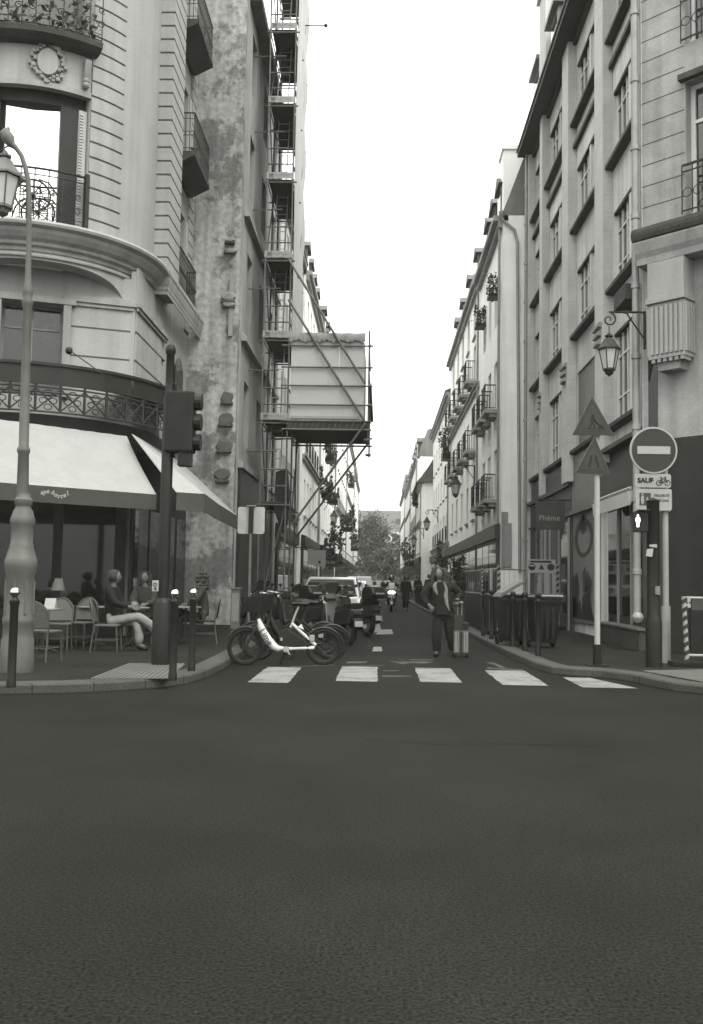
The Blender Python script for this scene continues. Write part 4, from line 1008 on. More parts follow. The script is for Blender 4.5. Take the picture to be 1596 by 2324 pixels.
mk.add([(x, .064, z) for x, z in O_]+[(x, .064, z) for x, z in I_], [(i, (i+1) % n, n+(i+1) % n, n+i) for i in range(n)])
mk.add([(x, .067, z) for x, z in ringpoly(6.42, 3.0, .42, .24, 1)], [tuple(range(n))]); mk.add([(x, .067, z) for x, z in ringpoly(6.45, 3.2, .24, .14, 1)], [tuple(range(n))])
for P_ in ([(4.6, .5), (5.1, 1.0), (4.9, 1.5), (5.4, 1.8), (5.6, 1.2), (6.4, .9), (7.1, 1.2), (7.0, .5)], [(6.6, .5), (6.2, 1.3), (6.5, 1.75), (7.2, 1.5), (7.3, .6)], [(5.3, 1.3), (5.6, 1.9), (5.9, 1.75), (5.8, 1.2)]):
    mk.add([(x, .069, z) for x, z in X_(P_)], [tuple(range(len(P_)))])
mk.build('mural_figure', M['shop'], mo, world=True)
ml = B(f5)
for P_ in ([(5.9, .6), (6.1, 1.1), (6.05, 1.6), (5.95, 1.1)], [(4.7, .55), (4.9, .8), (4.8, 1.1), (4.65, .9)]): ml.add([(x, .073, z) for x, z in X_(P_)], [tuple(range(len(P_)))])
ml.build('mural_highlight', M['pipe'], mo, world=True)
sg = thing('projecting_sign', 'grey projecting shop board with pale lettering above the mural', 'sign', (4.85, 27.2, 3.2))
b = B(); b.box((4.42, 27.0, 2.95), (5.24, 27.06, 3.75)); b.build('board', M['shop2'], sg, world=True, bevel=.01)
b = B(); b.tube([(4.45, 27.03, 3.8), (5.4, 27.03, 3.8)], .02, 6); b.tube([(4.6, 27.03, 3.75), (4.6, 27.03, 3.8)], .015, 6); b.build('bracket', M['iron'], sg, world=True)
text('Phème', .22, M['pipe'], sg, upright((4.8, 26.995, 3.28), (0, -1, 0)))
# ---- canted corner house
r0 = thing('canted_corner_house', 'coursed limestone corner house with dark ledge and fluted bracket', 'building', (9, 15, 0))
p0_ = (5.25+8*.7071, 19.1-8*.7071); f0 = frame(p0_, (-.7071, -.7071))      # s = 8 - distance from the corner
def S(d): return 8-d
holes = [(S(2.4), S(.98), 8.7, 11.4), (S(2.4), S(.98), 12.2, 15.0), (S(2.4), S(.98), 15.8, 18.4)]
b = B(f0); facade(b, 8, 4.3, 20, holes, .3, 1.5); b.box((0, -1.5, 0), (8, -.1, 4.3)); b.build('wall', M['block'], r0, world=True)
j = B(f0)
for k in range(26):
    z = 8.65+k*.44; j.box((S(.95), -.01, z), (8.0, .004, z+.016))
j.build('joints', M['ledge'], r0, world=True)
bd = B(f0)
for hh in holes:
    add_win(r0, f0, hh[0], hh[1], hh[2], hh[3], .25, 2, (.72,), 'framew', 'glass', .09, .07); add_rail(r0, f0, hh[0]-.05, hh[1]+.05, hh[2], 1.0, 7, .08, 1)
    bd.box((hh[0]-.1, 0, hh[3]+.02), (hh[1]+.1, .14, hh[3]+.14))
bd.build('lintel', M['ledge'], r0, world=True)
l_ = B(f0); l_.box((0, 0, 8.22), (7.96, .55, 8.5)); l_.build('ledge', M['ledge'], r0, world=True, bevel=.1)
l_ = B(f0); l_.prism([(0, 7.75), (.36, 7.78), (.38, 7.9), (.44, 8.0), (.5, 8.18), (.5, 8.218), (0, 8.218)], 0, 7.9, 'x'); l_.build('ledge_moulding', M['block'], r0, world=True)
x_ = B(f0); a, c = S(1.12), S(.36)
x_.box((a, 0, 7.05), (c, .42, 7.75)); x_.box((a-.03, 0, 6.92), (c+.03, .46, 7.045)); x_.box((a, 0, 5.82), (c, .40, 6.915))
bx = x_.build('fluted_bracket', M['stone'], r0, world=True, bevel=.012)
fl_ = B(f0)
for k in range(7): fl_.box((a+.03+(c-a-.06)*k/7, .40, 5.9), (a+.03+(c-a-.06)*(k+.6)/7, .435, 6.85))
for k in range(4): fl_.box((a-.035, .02+k*.1, 5.9), (a, .08+k*.1, 6.85)); fl_.box((c, .02+k*.1, 5.9), (c+.035, .08+k*.1, 6.85))
fl_.build('fluting', M['stone'], bx, world=True, bevel=.012)
k_2 = B(f0); k_2.box((a+.15, 0, 5.6), (c-.15, .3, 5.815)); 
for k in range(6): k_2.box((a+.02+k*.12, .1, 5.75), (a+.09+k*.12, .39, 5.818))
k_2.build('corbel', M['stoned'], r0, world=True)
dk = B(); dk.box((4.98, 19.35, 7.3), (5.6, 20.3, 7.62)); dk.build('slate_hood', M['ledge'], r0, world=True)
nw = B(f0); nw.box((S(.34), -.01, 4.4), (S(.14), .012, 7.6)); nw.build('side_light', M['glassd'], r0, world=True)
sp = B(f0); sp.box((0, -.08, .5), (S(.5), .06, 4.28)); sp.box((0, -.08, .12), (S(.42), .1, .5)); s0 = sp.build('shopfront', M['shop'], r0, world=True)
sp = B(f0); sp.box((0, .06, .9), (S(1.55), .07, 4.0)); sp.build('pane', M['glassd'], s0, world=True)
sp = B(f0); sp.box((S(1.5), .06, .9), (S(1.45), .1, 4.2)); sp.build('shop_trim', M['grey'], r0, world=True)
bb = B(f0); bb.box((S(.5), -.05, .12), (8.0, .03, 4.28)); bb.build('shop_pier', M['shop2'], r0, world=True)
# ================================================================ street furniture
def hzn(px): return 1322+.0175*(px-860)
# ---- cast-iron lamp post
LX, LY = -4.76, 12.52
lp = thing('street_lamp', 'tall cast-iron lamp post with scrolled crook and hanging lantern before the cafe', 'street lamp', (LX, LY, .12))
b = B(); b.lathe([(.21, 0), (.22, .05), (.21, .42), (.195, .46), (.195, .50), (.195, .62), (.205, .64), (.205, .70), (.19, .74), (.185, 1.28), (.2, 1.31), (.2, 1.36), (.208, 1.38), (.208, 1.48), (.195, 1.5), (.17, 1.60), (.155, 1.64), (.155, 1.68), (.143, 1.70), (.143, 1.92), (.158, 1.95), (.16, 2.02), (.145, 2.05), (.125, 2.13), (.10, 2.17), (.10, 2.2), (.116, 2.22), (.116, 2.28), (.09, 2.31), (.085, 2.36)], (0, 0, 0), 20)
for k in range(8):
    a = 2*math.pi*k/8; b.tube([(.187*math.cos(a), .187*math.sin(a), .76), (.187*math.cos(a), .187*math.sin(a), 1.2)], .02, 6)
b.build('base', M['lampg'], lp, smooth=True)
b = B(); zt = 5.45
b.lathe([(.08, 2.3), (.07, 2.9), (.085, 2.92), (.085, 2.96), (.066, 3.0), (.056, 4.9), (.07, 4.93), (.075, 4.98), (.06, 5.02), (.066, 5.08), (.075, 5.12), (.045, 5.2), (.038, 5.4), (.036, at(66, 556, LY).z-.12)], (0, 0, 0), 16)
xo_ = at(66, 556, LY); kk = (xo_.x-LX)/(xo_.z-1.4)
for v in b.v: v.x += kk*(v.z-1.28)
b.build('pole', M['lampg'], lp, smooth=True)
b = B(); lo = Vector((LX, LY, .12))
pts = [(66, 560), (66, 450), (64, 410), (58, 380), (49, 353), (37, 336), (25, 326)]
b.tube([at(x, y, LY)-lo for x, y in pts], [.036, .036, .036, .034, .032, .034, .05], 10)
pts = [(27, 330), (20, 316), (12, 302), (16, 296), (21, 289)]
b.tube([at(x, y, LY)-lo for x, y in pts], [.05, .085, .08, .05, .012], 10)
b.tube([at(64, 412, LY)-lo, at(54, 408, LY)-lo, at(46, 398, LY)-lo, at(50, 390, LY)-lo], [.03, .045, .03, .012], 8)
b.tube([at(25, 328, LY)-lo, at(10, 336, LY)-lo, at(9, 348, LY)-lo], .012, 6)
b.build('crook', M['lampg'], lp, smooth=True)
c = at(9, 420, LY)-lo
def lantern_parts(root, c, s=1.0, body='iron', gmat='glow', first=True):
    def q(r_, z): return (c[0], c[1], c[2]+z*s)
    k = B(); k.lathe([(.0, .50*s), (.03*s, .47*s), (.05*s, .43*s), (.09*s, .42*s), (.09*s, .39*s), (.06*s, .38*s), (.10*s, .34*s), (.15*s, .26*s), (.245*s, .14*s), (.25*s, .11*s), (.20*s, .10*s)], c, 6); cap = k.build('lantern_roof', M[body], root)
    k = B(); k.lathe([(.205*s, .105*s), (.12*s, -.30*s)], c, 6); k.build('lantern_glass', M[gmat], root)
    k = B()
    for i in range(6):
        a = 2*math.pi*i/6; k.tube([(c[0]+.21*s*math.cos(a), c[1]+.21*s*math.sin(a), c[2]+.11*s), (c[0]+.125*s*math.cos(a), c[1]+.125*s*math.sin(a), c[2]-.30*s)], .012*s, 5)
    k.lathe([(.13*s, -.29*s), (.135*s, -.33*s), (.10*s, -.34*s), (.085*s, -.40*s), (.06*s, -.42*s), (.025*s, -.44*s), (.0, -.47*s)], c, 6)
    k.build('lantern_cage', M[body], root)
lantern_parts(lp, c, 1.0, 'lampg')
# ---- wall lanterns
def wall_lantern(X, Y, Z, arm, s, label, side=1):
    t = thing('wall_lantern', label, 'lantern', (X, Y, Z), 0, 'bracket lanterns on the house walls')
    b = B(); L = arm*side
    b.tube([(0, 0, .02), (0, 0, -.72*s)], .03*s, 6); b.ball((0, 0, -.76*s), .035*s, 6, 5)
    sp = [(0, 0, 0), (-L*.6, 0, 0)]
    for i in range(22):
        a = math.pi/2+i*.42; r_ = .16*s*(1-i*.042); sp.append((-L*.82-side*(.0)+(-side)*(-math.cos(a))*r_*-1, 0, -.16*s+math.sin(a)*r_))
    b.tube(sp, [.022*s]*2+[.02*s-.0004*i*s for i in range(22)], 6)
    b.tube([(-L*.42, 0, 0), (-L*.36, 0, -.1*s), (-L*.15, 0, -.38*s), (0, 0, -.58*s)], .016*s, 6)
    b.box((-L*.42-.05*s, -.02*s, -.03*s), (-L*.42+.05*s, .02*s, .04*s)); b.tube([(-L*.82, 0, -.30*s), (-L*.82, 0, -.42*s)], .012*s, 5)
    b.build('bracket', M['iron'], t)
    lantern_parts(t, Vector((-L*.82, 0, -.92*s)), s)
    return t
p = at(1463, 709, 18.85); wall_lantern(p.x, 18.85, p.z, .86, .95, 'large black lantern on scrolled bracket beside the fluted bracket of the corner house')
for px, py, X, arm, s, lab in ((1077, 1057, 4.36, 1.05, 1.1, 'black lantern on the wall of the long cream house'), (994, 1158, 4.36, 1.0, 1.15, 'small lantern in front of a dark pipe on the chimney-wall house'), (962, 1199, 3.48, .95, 1.1, 'tiny lantern on the flank of the low flared-roof house'), (929, 1232, 3.5, .95, 1.15, 'tiny lantern over the shrub past the flared roof'), (908, 1250, 3.5, .95, 1.3, 'farthest lantern on the row behind the woman')):
    p = atx(px, py, X); wall_lantern(X, p.y, p.z, arm, s, lab)
for px, py, X, arm, s, lab in ((733, 1140, -3.68, .9, 1.1, 'lantern hanging under the plants beyond the scaffold'), (797, 1263, -3.42, .95, 1.2, 'small far lantern on the bright white houses'), (806, 1277, -3.4, .9, 1.2, 'tiny lantern nearest the tree at the street end')):
    p = atx(px, py, X); wall_lantern(X, p.y, p.z, arm, s, lab, -1)
# ---- traffic light seen from behind
TX, TY = -3.16, 13.9
tl = thing('traffic_light', 'dark traffic light seen from behind, its signals turned to the cross street', 'traffic light', (TX, TY, .12))
b = B(); b.lathe([(.14, 0), (.14, .9), (.12, .94), (.085, .98), (.085, 3.95), (.065, 4.0), (.06, 4.6), (.075, 4.62), (.08, 4.68), (.05, 4.74), (0, 4.76)], (0, 0, 0), 18); b.build('pole', M['dark'], tl, smooth=True)
p0, p1 = at(381, 890, TY), at(440, 1028, TY)
b = B(); b.box((p0.x-TX, -.14, p1.z-.12), (p1.x-TX, .16, p0.z-.12)); hd_ = b.build('signal_head', M['dark'], tl, bevel=.03)
b = B()
for k in range(3):
    zc = p1.z-.12+(p0.z-p1.z)*(k+.52)/3; x = p1.x-TX
    b.lathe([(0, 0)], (0, 0, 0), 3) if 0 else None
    b.tube([(x-.005, .01, zc), (x+.10, .01, zc+.0)], [.125, .125], 14)
b.build('visors', M['dark'], hd_)
b = B(); b.tube([(0, 0, p1.z-.18), (p0.x-TX+.12, 0, p1.z-.18), (p0.x-TX+.12, 0, p1.z-.1)], .022, 6); b.tube([(0, 0, p0.z-.0), (p0.x-TX+.12, 0, p0.z-.0), (p0.x-TX+.12, 0, p0.z-.14)], .022, 6); b.box((p0.x-TX+.2, -.1, p1.z-.32), (p1.x-TX-.03, .1, p1.z-.125)); b.build('mounting', M['black'], tl)
q = at(354, 1330, TY-.1); b = B(); b.box((q.x-TX-.045, -.155, q.z-.2), (q.x-TX+.045, -.09, q.z-.04)); pb_ = b.build('push_button', M['board'], tl, bevel=.012)
b = B(); b.ring((q.x-TX, -.158, q.z-.10), .022, .006, 14, 5); b.box((q.x-TX-.006, -.16, q.z-.18), (q.x-TX+.02, -.156, q.z-.14)); b.build('button_mark', M['dark'], pb_)
# ---- bollards
def bollard(white):
    t = thing('bollard', 'x', 'bollard')
    b = B(); b.lathe([(.055, 0), (.055, .08), (.048, .1), (.046, .92), (.056, .94), (.056, .98), (.035, 1.0), (.03, 1.02)], (0, 0, 0), 14); b.build('post', M['dark'], t, smooth=True)
    b = B(); b.ball((0, 0, 1.07), .058, 14, 10); b.build('ball', M['chrome' if white else 'dark'], t, smooth=True)
    return t
bw_ = bollard(True); bw_.location = (-2.54, 11.84, .125); bw_['label'] = 'white-topped bollard standing on the ribbed slab by the kerb'; bw_['group'] = 'white-topped bollards at the cafe corner'
dup(bw_, (-2.56, 13.13, .125), 0, 'white-topped bollard just past the ribbed slab, by the share bike')
dup(bw_, (-4.14, 10.75, .125), 0, 'bollard in front of the lamp post base at the kerb')
bd_ = bollard(False); bd_.location = (2.86, 17.18, .125); bd_['label'] = 'nearest dark bollard in front of the closed bin'; bd_['group'] = 'dark bollards along the right kerb'
ys = [18.36, 19.56, 20.95, 22.2, 23.4]
for k, y in enumerate(ys): dup(bd_, (2.8-.06*k, y, .125), 0, ['second dark bollard, in front of the bins', 'third dark bollard, below the open bin lid', 'fourth dark bollard beside the open bin', 'fifth dark bollard, before the work site post', 'sixth dark bollard at the foot of the work site post'][k])
for k in range(5, 16): dup(bd_, (2.44-.006*k, 31.5+k*1.9, .125), 0, 'thin dark bollard in the distant row behind the woman', 'distant bollards on the right kerb')
# ---- temporary triangle signs
tx, ty = 3.49, 15.35
ts = thing('roadworks_sign', 'white pole carrying two triangular roadworks warning signs', 'road sign', (tx, ty, .12))
b = B(); b.tube([(0, 0, .3), (0, 0, at(1347, 960, ty).z-.12)], .045, 14); b.build('pole', M['white'], ts, smooth=True)
b = B(); b.tube([(0, 0, .02), (0, 0, .34)], .068, 14); b.box((-.16, -.12, 0), (.16, .12, .02)); b.build('sleeve', M['dark'], ts)
def tri_sign(A, L_, R_, Yp, kind):
    P = [at(x, y, Yp)-Vector((tx, ty, .12)) for x, y in (A, L_, R_)]; c = sum(P, Vector())/3
    def rp(k, cr=.16):
        out = []
        Q = [c+(p-c)*k for p in P]
        for i in range(3):
            a, o, d = Q[i-1], Q[i], Q[(i+1) % 3]
            for t in (cr*.5, cr*.12): out.append(o+(a-o)*t*.5)
            for t in (cr*.12, cr*.5): out.append(o+(d-o)*t*.5)
        return [(v.x, v.z) for v in out]
    y0 = P[0].y
    s_ = B(); s_.prism(rp(1.0), y0, y0+.03); so = s_.build('sign_plate', M['lampg'], ts)
    s_ = B(); s_.prism(rp(.965), y0-.004, y0-.001); s_.build('sign_border', M['red'], so)
    s_ = B(); s_.prism(rp(.68), y0-.008, y0-.005); s_.build('sign_face', M['signf'], so)
    k = B(); yy = y0-.0095
    def pl_(pts): k.prism([(c.x+x*.62, c.z+z*.62) for x, z in pts], yy-.002, yy)
    if kind == 0:
        k.disc((c.x-.03*.62+.02, c.z+.155*.62), .026, yy-.002, yy, 14)
        pl_([(-.07, .12), (.03, .125), (.06, .06), (.02, -.02), (-.05, -.02)]); pl_([(-.05, -.02), (.0, -.02), (-.05, -.13), (-.10, -.16), (-.12, -.14), (-.07, -.1)]); pl_([(-.01, -.02), (.03, -.02), (.07, -.16), (.03, -.16)])
        pl_([(.04, .08), (.09, .0), (.13, -.06), (.115, -.075), (.07, -.02), (.03, .03)]); pl_([(.06, .02), (.22, -.12), (.21, -.13), (.05, .0)]); pl_([(.12, -.16), (.17, -.08), (.22, -.06), (.27, -.1), (.31, -.16)]); pl_([(-.28, -.19), (.3, -.19), (.3, -.175), (-.28, -.175)])
    else:
        for s in (-1, 1): pl_([(s*.14, -.18), (s*.08, -.18), (s*.08, -.08), (s*.035, .02), (s*.035, .14), (s*.09, .14), (s*.09, .04), (s*.14, -.06)])
    k.build('pictogram', M['black'], so)
    return so
tri_sign((1344, 898), (1299, 987), (1394, 988), 15.25, 0); tri_sign((1350, 989), (1306, 1073), (1386, 1077), 15.28, 1)
# ---- no entry sign
NY = 16.2; nx = at(1512, 1400, NY).x
ne = thing('no_entry_sign', 'round no entry sign above two white plates on a grey pole', 'road sign', (nx, NY, .12))
b = B(); b.tube([(0, 0, 0), (0, 0, .95)], .075, 14); b.tube([(0, 0, .9), (0, 0, at(1512, 985, NY).z-.12)], .05, 14); b.build('pole', M['pipe'], ne, smooth=True)
def lc(px, py, y=NY-.1): return at(px, py, y)-Vector((nx, NY, .12))
c = lc(1483, 1022); r0_ = 53*.4637e-3*NY
b = B(); b.disc((c.x, c.z), r0_, -.12, -.085, 48); dn = b.build('disc', M['white'], ne)
b = B(); b.disc((c.x, c.z), r0_*.925, -.126, -.121, 48); b.build('disc_face', M['red'], dn)
b = B(); b.box((c.x-r0_*.69, -.132, c.z-r0_*.165), (c.x+r0_*.69, -.127, c.z+r0_*.165)); b.build('bar', M['white'], dn)
b = B()
for z in (c.z-.1, c.z+.12, lc(0, 1092).z, lc(0, 1135).z): b.box((c.x-.05, -.085, z-.02), (.06, .05, z+.02))
b.build('clamps', M['steel'], ne)
def rplate(x0, y0, x1, y1, nm):
    a, d = lc(x0, y0), lc(x1, y1); r_ = .035; pts = []
    for (cx, cz, a0) in ((d.x-r_, a.z-r_, 0), (a.x+r_, a.z-r_, 90), (a.x+r_, d.z+r_, 180), (d.x-r_, d.z+r_, 270)):
        pts += [(cx+r_*math.cos(R(a0+t)), cz+r_*math.sin(R(a0+t))) for t in (0, 30, 60, 90)]
    b = B(); b.prism(pts, -.11, -.09); o = b.build(nm, M['board'], ne); return a, d, o
wl = lambda x, z, y=-.113: Vector((nx+x, NY+y, .12+z))
a, d, o = rplate(1441, 1075, 1523, 1107, 'bicycle_plate')
text('SAUF', .115, M['dark'], o, upright(wl(a.x+.175, (a.z+d.z)/2), (0, -1, 0)), bold=.005)
k = B(); bx_, bz_ = d.x-.13, (a.z+d.z)/2-.035
for dx in (-.07, .07): k.ring((bx_+dx, -.115, bz_), .043, .005, 20, 5)
for p, q_ in (((-.085, 0), (-.03, .085)), ((-.03, .085), (.045, .085)), ((.045, .085), (.0, 0)), ((0, 0), (-.035, .075)), ((0, 0), (-.085, 0)), ((.045, .085), (.085, 0)), ((-.035, .075), (-.045, .11)), ((.045, .085), (.04, .115)), ((-.065, .112), (-.025, .112)), ((.02, .12), (.06, .11))):
    k.tube([(bx_+p[0]*.83, -.115, bz_+p[1]*.83), (bx_+q_[0]*.83, -.115, bz_+q_[1]*.83)], .006, 5)
k.build('bicycle_symbol', M['dark'], o)
a, d, o = rplate(1443, 1109, 1525, 1159, 'priority_plate')
k = B(); k.box((a.x+.06, -.114, d.z+.08), (a.x+.25, -.111, a.z-.07)); pq = k.build('picture_panel', M['valance'], o)
k = B()
for dx, sc_ in ((.11, 1.0), (.19, .68)):
    x = a.x+dx; z0 = d.z+.10; k.disc((x, z0+.165*sc_), .017*sc_, -.117, -.1145, 12); k.prism([(x-.02*sc_, z0+.14*sc_), (x+.02*sc_, z0+.14*sc_), (x+.026*sc_, z0+.06*sc_), (x+.012*sc_, z0), (x-.012*sc_, z0), (x-.026*sc_, z0+.06*sc_)], -.117, -.1145)
k.build('walker_symbol', M['pipe'], pq)
text('PRIORITÉ', .062, M['dark'], o, upright(wl(d.x-.17, a.z-.115), (0, -1, 0))); text('PIÉTONS', .062, M['dark'], o, upright(wl(d.x-.17, a.z-.20), (0, -1, 0)))
# ---- pedestrian signal
sx0, sy0 = 4.37, 15.31
ps = thing('pedestrian_signal', 'dark pedestrian signal post with a lit walking man and torn stickers', 'pedestrian signal', (sx0, sy0, .12))
def lp_(px, py, y): return at(px, py, y)-Vector((sx0, sy0, .12))
b = B(); b.lathe([(.125, 0), (.125, .72), (.115, .76), (.10, .8), (.10, 2.62), (.11, 2.64), (.0, 2.7)], (0, 0, 0), 18); b.build('post', M['dark'], ps, smooth=True)
p, q_ = lp_(1440, 1160, sy0), lp_(1463, 1208, sy0); b = B(); b.box((p.x, -.16, q_.z), (q_.x+.02, .12, p.z)); b.box((q_.x+.02, -.05, q_.z+.06), (.0, .05, q_.z+.14)); b.box((p.x-.01, -.24, p.z-.01), (q_.x+.03, -.16, p.z+.012)); hd2 = b.build('signal_head', M['black'], ps, bevel=.01)
m_ = lp_(1448, 1182, sy0-.16); k = B(); yy = -.166
k.disc((m_.x, m_.z+.085), .017, yy, yy+.004, 14); k.prism([(m_.x-.03, m_.z+.06), (m_.x+.03, m_.z+.06), (m_.x+.038, m_.z-.01), (m_.x+.028, m_.z-.02), (m_.x+.02, m_.z+.03), (m_.x+.018, m_.z-.10), (m_.x+.004, m_.z-.10), (m_.x, m_.z-.02), (m_.x-.004, m_.z-.10), (m_.x-.018, m_.z-.10), (m_.x-.02, m_.z+.03), (m_.x-.028, m_.z-.02), (m_.x-.038, m_.z-.01)], yy, yy+.004)
k.build('lit_man', M['man_on'], hd2)
def sticker(x0, y0, x1, y1, mm, nm, tilt=0):
    a, d = lp_(x0, y0, sy0-.11), lp_(x1, y1, sy0-.11); k = B(); dx = tilt*(a.z-d.z); k.prism([(a.x+dx, a.z), (d.x+dx, a.z+.01), (d.x, d.z), (a.x, d.z+.015)], -.125, -.098); return k.build(nm, M[mm], ps)
sticker(1466, 1246, 1480, 1264, 'white', 'paper_sticker', .15); sticker(1474, 1236, 1491, 1243, 'board', 'label_sticker'); sticker(1487, 1331, 1498, 1351, 'grey', 'push_button')
# ---- square sign seen from the back
qy = 20.0; qp = at(573, 1400, qy)
qs = thing('square_sign', 'square rounded sign seen from its bare metal back, on a thin pole', 'road sign', (qp.x, qy, .12))
a, d = at(540, 1150, qy)-Vector((qp.x, qy, .12)), at(600, 1212, qy)-Vector((qp.x, qy, .12))
b = B(); b.prism([(a.x, a.z-.04), (a.x+.015, a.z-.012), (a.x+.04, a.z), (d.x-.04, a.z), (d.x-.015, a.z-.012), (d.x, a.z-.04), (d.x, d.z+.04), (d.x-.015, d.z+.012), (d.x-.04, d.z), (a.x+.04, d.z), (a.x+.015, d.z+.012), (a.x, d.z+.04)], .03, .05); b.build('plate', M['signback'], qs, bevel=.004)
b = B(); c_ = (a.x+d.x)/2; b.box((c_-.05, -.03, d.z), (c_+.05, .028, a.z)); b.build('channel', M['dark'], qs); b = B(); b.tube([(c_, 0, 0), (c_, 0, d.z)], .03, 10); b.tube([(c_-.1, -.01, a.z+.015), (c_+.1, -.01, a.z+.015)], .02, 6); b.build('pole', M['steeld'], qs)
# ---- street cabinet
p = at(527, 1330, 24.6); ca_ = thing('street_cabinet', 'narrow pale grey street cabinet against the party wall', 'cabinet', (p.x+.11, 24.6, .12)); b = B(); b.box((-.11, -.12, 0), (.11, .12, p.z-.2)); b.build('body', M['grey'], ca_, bevel=.012)
b = B(); b.box((-.14, -.15, p.z-.2), (.14, .15, p.z-.15)); b.build('cap', M['grey'], ca_); b = B(); b.box((-.09, -.128, .2), (.09, -.121, p.z-.3)); b.build('door', M['pipe'], ca_)
# ---- works barriers, hoarding
def stripes(root, x, y, z0, z1, r_=.035, n=11, nm='striped_post', lean=0):
    b = B(); b.tube([(x, y, z0), (x+lean, y, z1)], r_, 8); o = b.build(nm, M['white'], root, world=True)
    k = B()
    for i in range(n):
        t0 = (i+.1)/n; t1 = (i+.58)/n; za, zb_ = z0+(z1-z0)*t0, z0+(z1-z0)*t1; xa, xb = x+lean*t0, x+lean*t1; e = r_+.004
        k.add([(xa-e, y-e, za), (xa+e, y-e, za+.05), (xb+e, y-e, zb_+.05), (xb-e, y-e, zb_), (xa-e, y+e, za), (xa+e, y+e, za+.05), (xb+e, y+e, zb_+.05), (xb-e, y+e, zb_)], [(0, 1, 2, 3), (7, 6, 5, 4), (0, 4, 5, 1), (1, 5, 6, 2), (2, 6, 7, 3), (3, 7, 4, 0)])
    k.build('stripe_bands', M['red'], o, world=True); return o
hb = thing('works_hoarding', 'works enclosure with dark panels, striped posts and a safety notice', 'hoarding', (3.9, 26, .12))
C0, C1, C2 = Vector((2.97, 24.3, .12)), Vector((5.05, 27.4, .12)), Vector((2.8, 31.0, .12))
def panel(a, c, z0, z1, th=.03):
    d_ = (c-a).normalized(); nn = Vector((d_.y, -d_.x, 0))*th; k = B()
    k.add([a+Vector((0, 0, z0)), c+Vector((0, 0, z0)), c+Vector((0, 0, z1)), a+Vector((0, 0, z1))]+[v+nn for v in (a+Vector((0, 0, z0)), c+Vector((0, 0, z0)), c+Vector((0, 0, z1)), a+Vector((0, 0, z1)))], [(0, 1, 2, 3), (7, 6, 5, 4), (0, 4, 5, 1), (1, 5, 6, 2), (2, 6, 7, 3), (3, 7, 4, 0)]); return k
panel(C0, C1, .05, .98).build('panel', M['dark'], hb, world=True); panel(C0, C2, .05, .98).build('panel', M['dark'], hb, world=True)
k = B()
for a, c in ((C0, C1), (C0, C2)):
    for z in (1.0, 1.66): k.tube([a+Vector((0, 0, z)), c+Vector((0, 0, z))], .018, 6)
    for i in range(12):
        p = a.lerp(c, (i+.5)/12); k.tube([p+Vector((0, 0, 1.0)), p+Vector((0, 0, 1.66))], .004, 4)
k.build('rails', M['pipe'], hb, world=True)
stripes(hb, C0.x+.06, C0.y-.06, .12, 1.86); stripes(hb, 5.12, 27.5, .12, 2.0); stripes(hb, 2.72, 25.2, .55, 1.8, .025)
k = B(); k.tube([(2.85, 24.35, .12), (2.86, 24.35, 1.8)], .04, 8); k.build('plain_post', M['steel'], hb, world=True)
for p in (C0, Vector((5.1, 27.45, .12))):
    k = B(); k.box((p.x-.22, p.y-.14, .122), (p.x+.22, p.y+.14, .22)); k.build('foot', M['rubber'], hb, world=True, bevel=.02)
sa, sd_ = at(1196, 1269, 25.6), at(1261, 1301, 25.6); k = B(); k.box((sa.x, 25.6, sd_.z), (sd_.x, 25.63, sa.z)); no = k.build('notice_board', M['pipe'], hb, world=True)
k = B(); w_ = sd_.x-sa.x; h_ = sa.z-sd_.z
for t in (.18, .84): k.disc((sa.x+w_*t, sd_.z+h_*.44), h_*.26, 25.592, 25.597, 24)
k.prism([(sa.x+w_*.41, sd_.z+h_*.26), (sa.x+w_*.61, sd_.z+h_*.26), (sa.x+w_*.51, sd_.z+h_*.66)], 25.592, 25.597); k.prism([(sa.x+w_*.1, sd_.z+h_*.76), (sa.x+w_*.88, sd_.z+h_*.76), (sa.x+w_*.84, sd_.z+h_*.92), (sa.x+w_*.14, sd_.z+h_*.9)], 25.592, 25.597)
k.build('notice_symbols', M['shop'], no, world=True)
k = B(); k.box((sa.x+w_*.09, 25.585, sd_.z+h_*.48), (sa.x+w_*.27, 25.59, sd_.z+h_*.58)); k.build('notice_bar', M['board'], no, world=True)
for z_, l_ in ((.0, (sa.x+.02, 25.62)), (0, (sd_.x-.02, 25.62))):
    k = B(); k.tube([(l_[0], l_[1]+.02, .12), (l_[0], l_[1]+.02, sa.z)], .018, 6); k.build('notice_leg', M['pipe'], hb, world=True)
wb_ = thing('works_barrier', 'low dark works barrier with striped post and peeling sticker by the canted shopfront', 'barrier', (5.5, 15.6, .12))
stripes(wb_, 4.97, 15.55, .14, 1.24, .038, 8, lean=-.05)
k = B(); k.box((5.02, 15.55, .32), (6.9, 15.6, 1.2)); bp_ = k.build('panel', M['dark'], wb_, world=True, bevel=.02)
k = B(); k.tube([(4.95, 15.56, 1.22), (6.9, 15.56, 1.22)], .022, 8); k.tube([(5.0, 15.56, .30), (6.9, 15.56, .30)], .025, 8); k.build('rails', M['pipe'], wb_, world=True)
k = B(); k.box((4.7, 15.42, .122), (5.2, 15.72, .2)); k.box((6.5, 15.42, .122), (7.0, 15.72, .2)); k.build('feet', M['rubber'], wb_, world=True, bevel=.02)
a, d = at(1556, 1356, 15.54), at(1568, 1380, 15.54); k = B(); k.prism([(a.x, a.z-.02), (a.x+.03, a.z), (d.x-.005, a.z+.01), (d.x, d.z+.01), (a.x+.02, d.z)], 15.536, 15.545); st_ = k.build('sticker', M['white'], bp_, world=True)
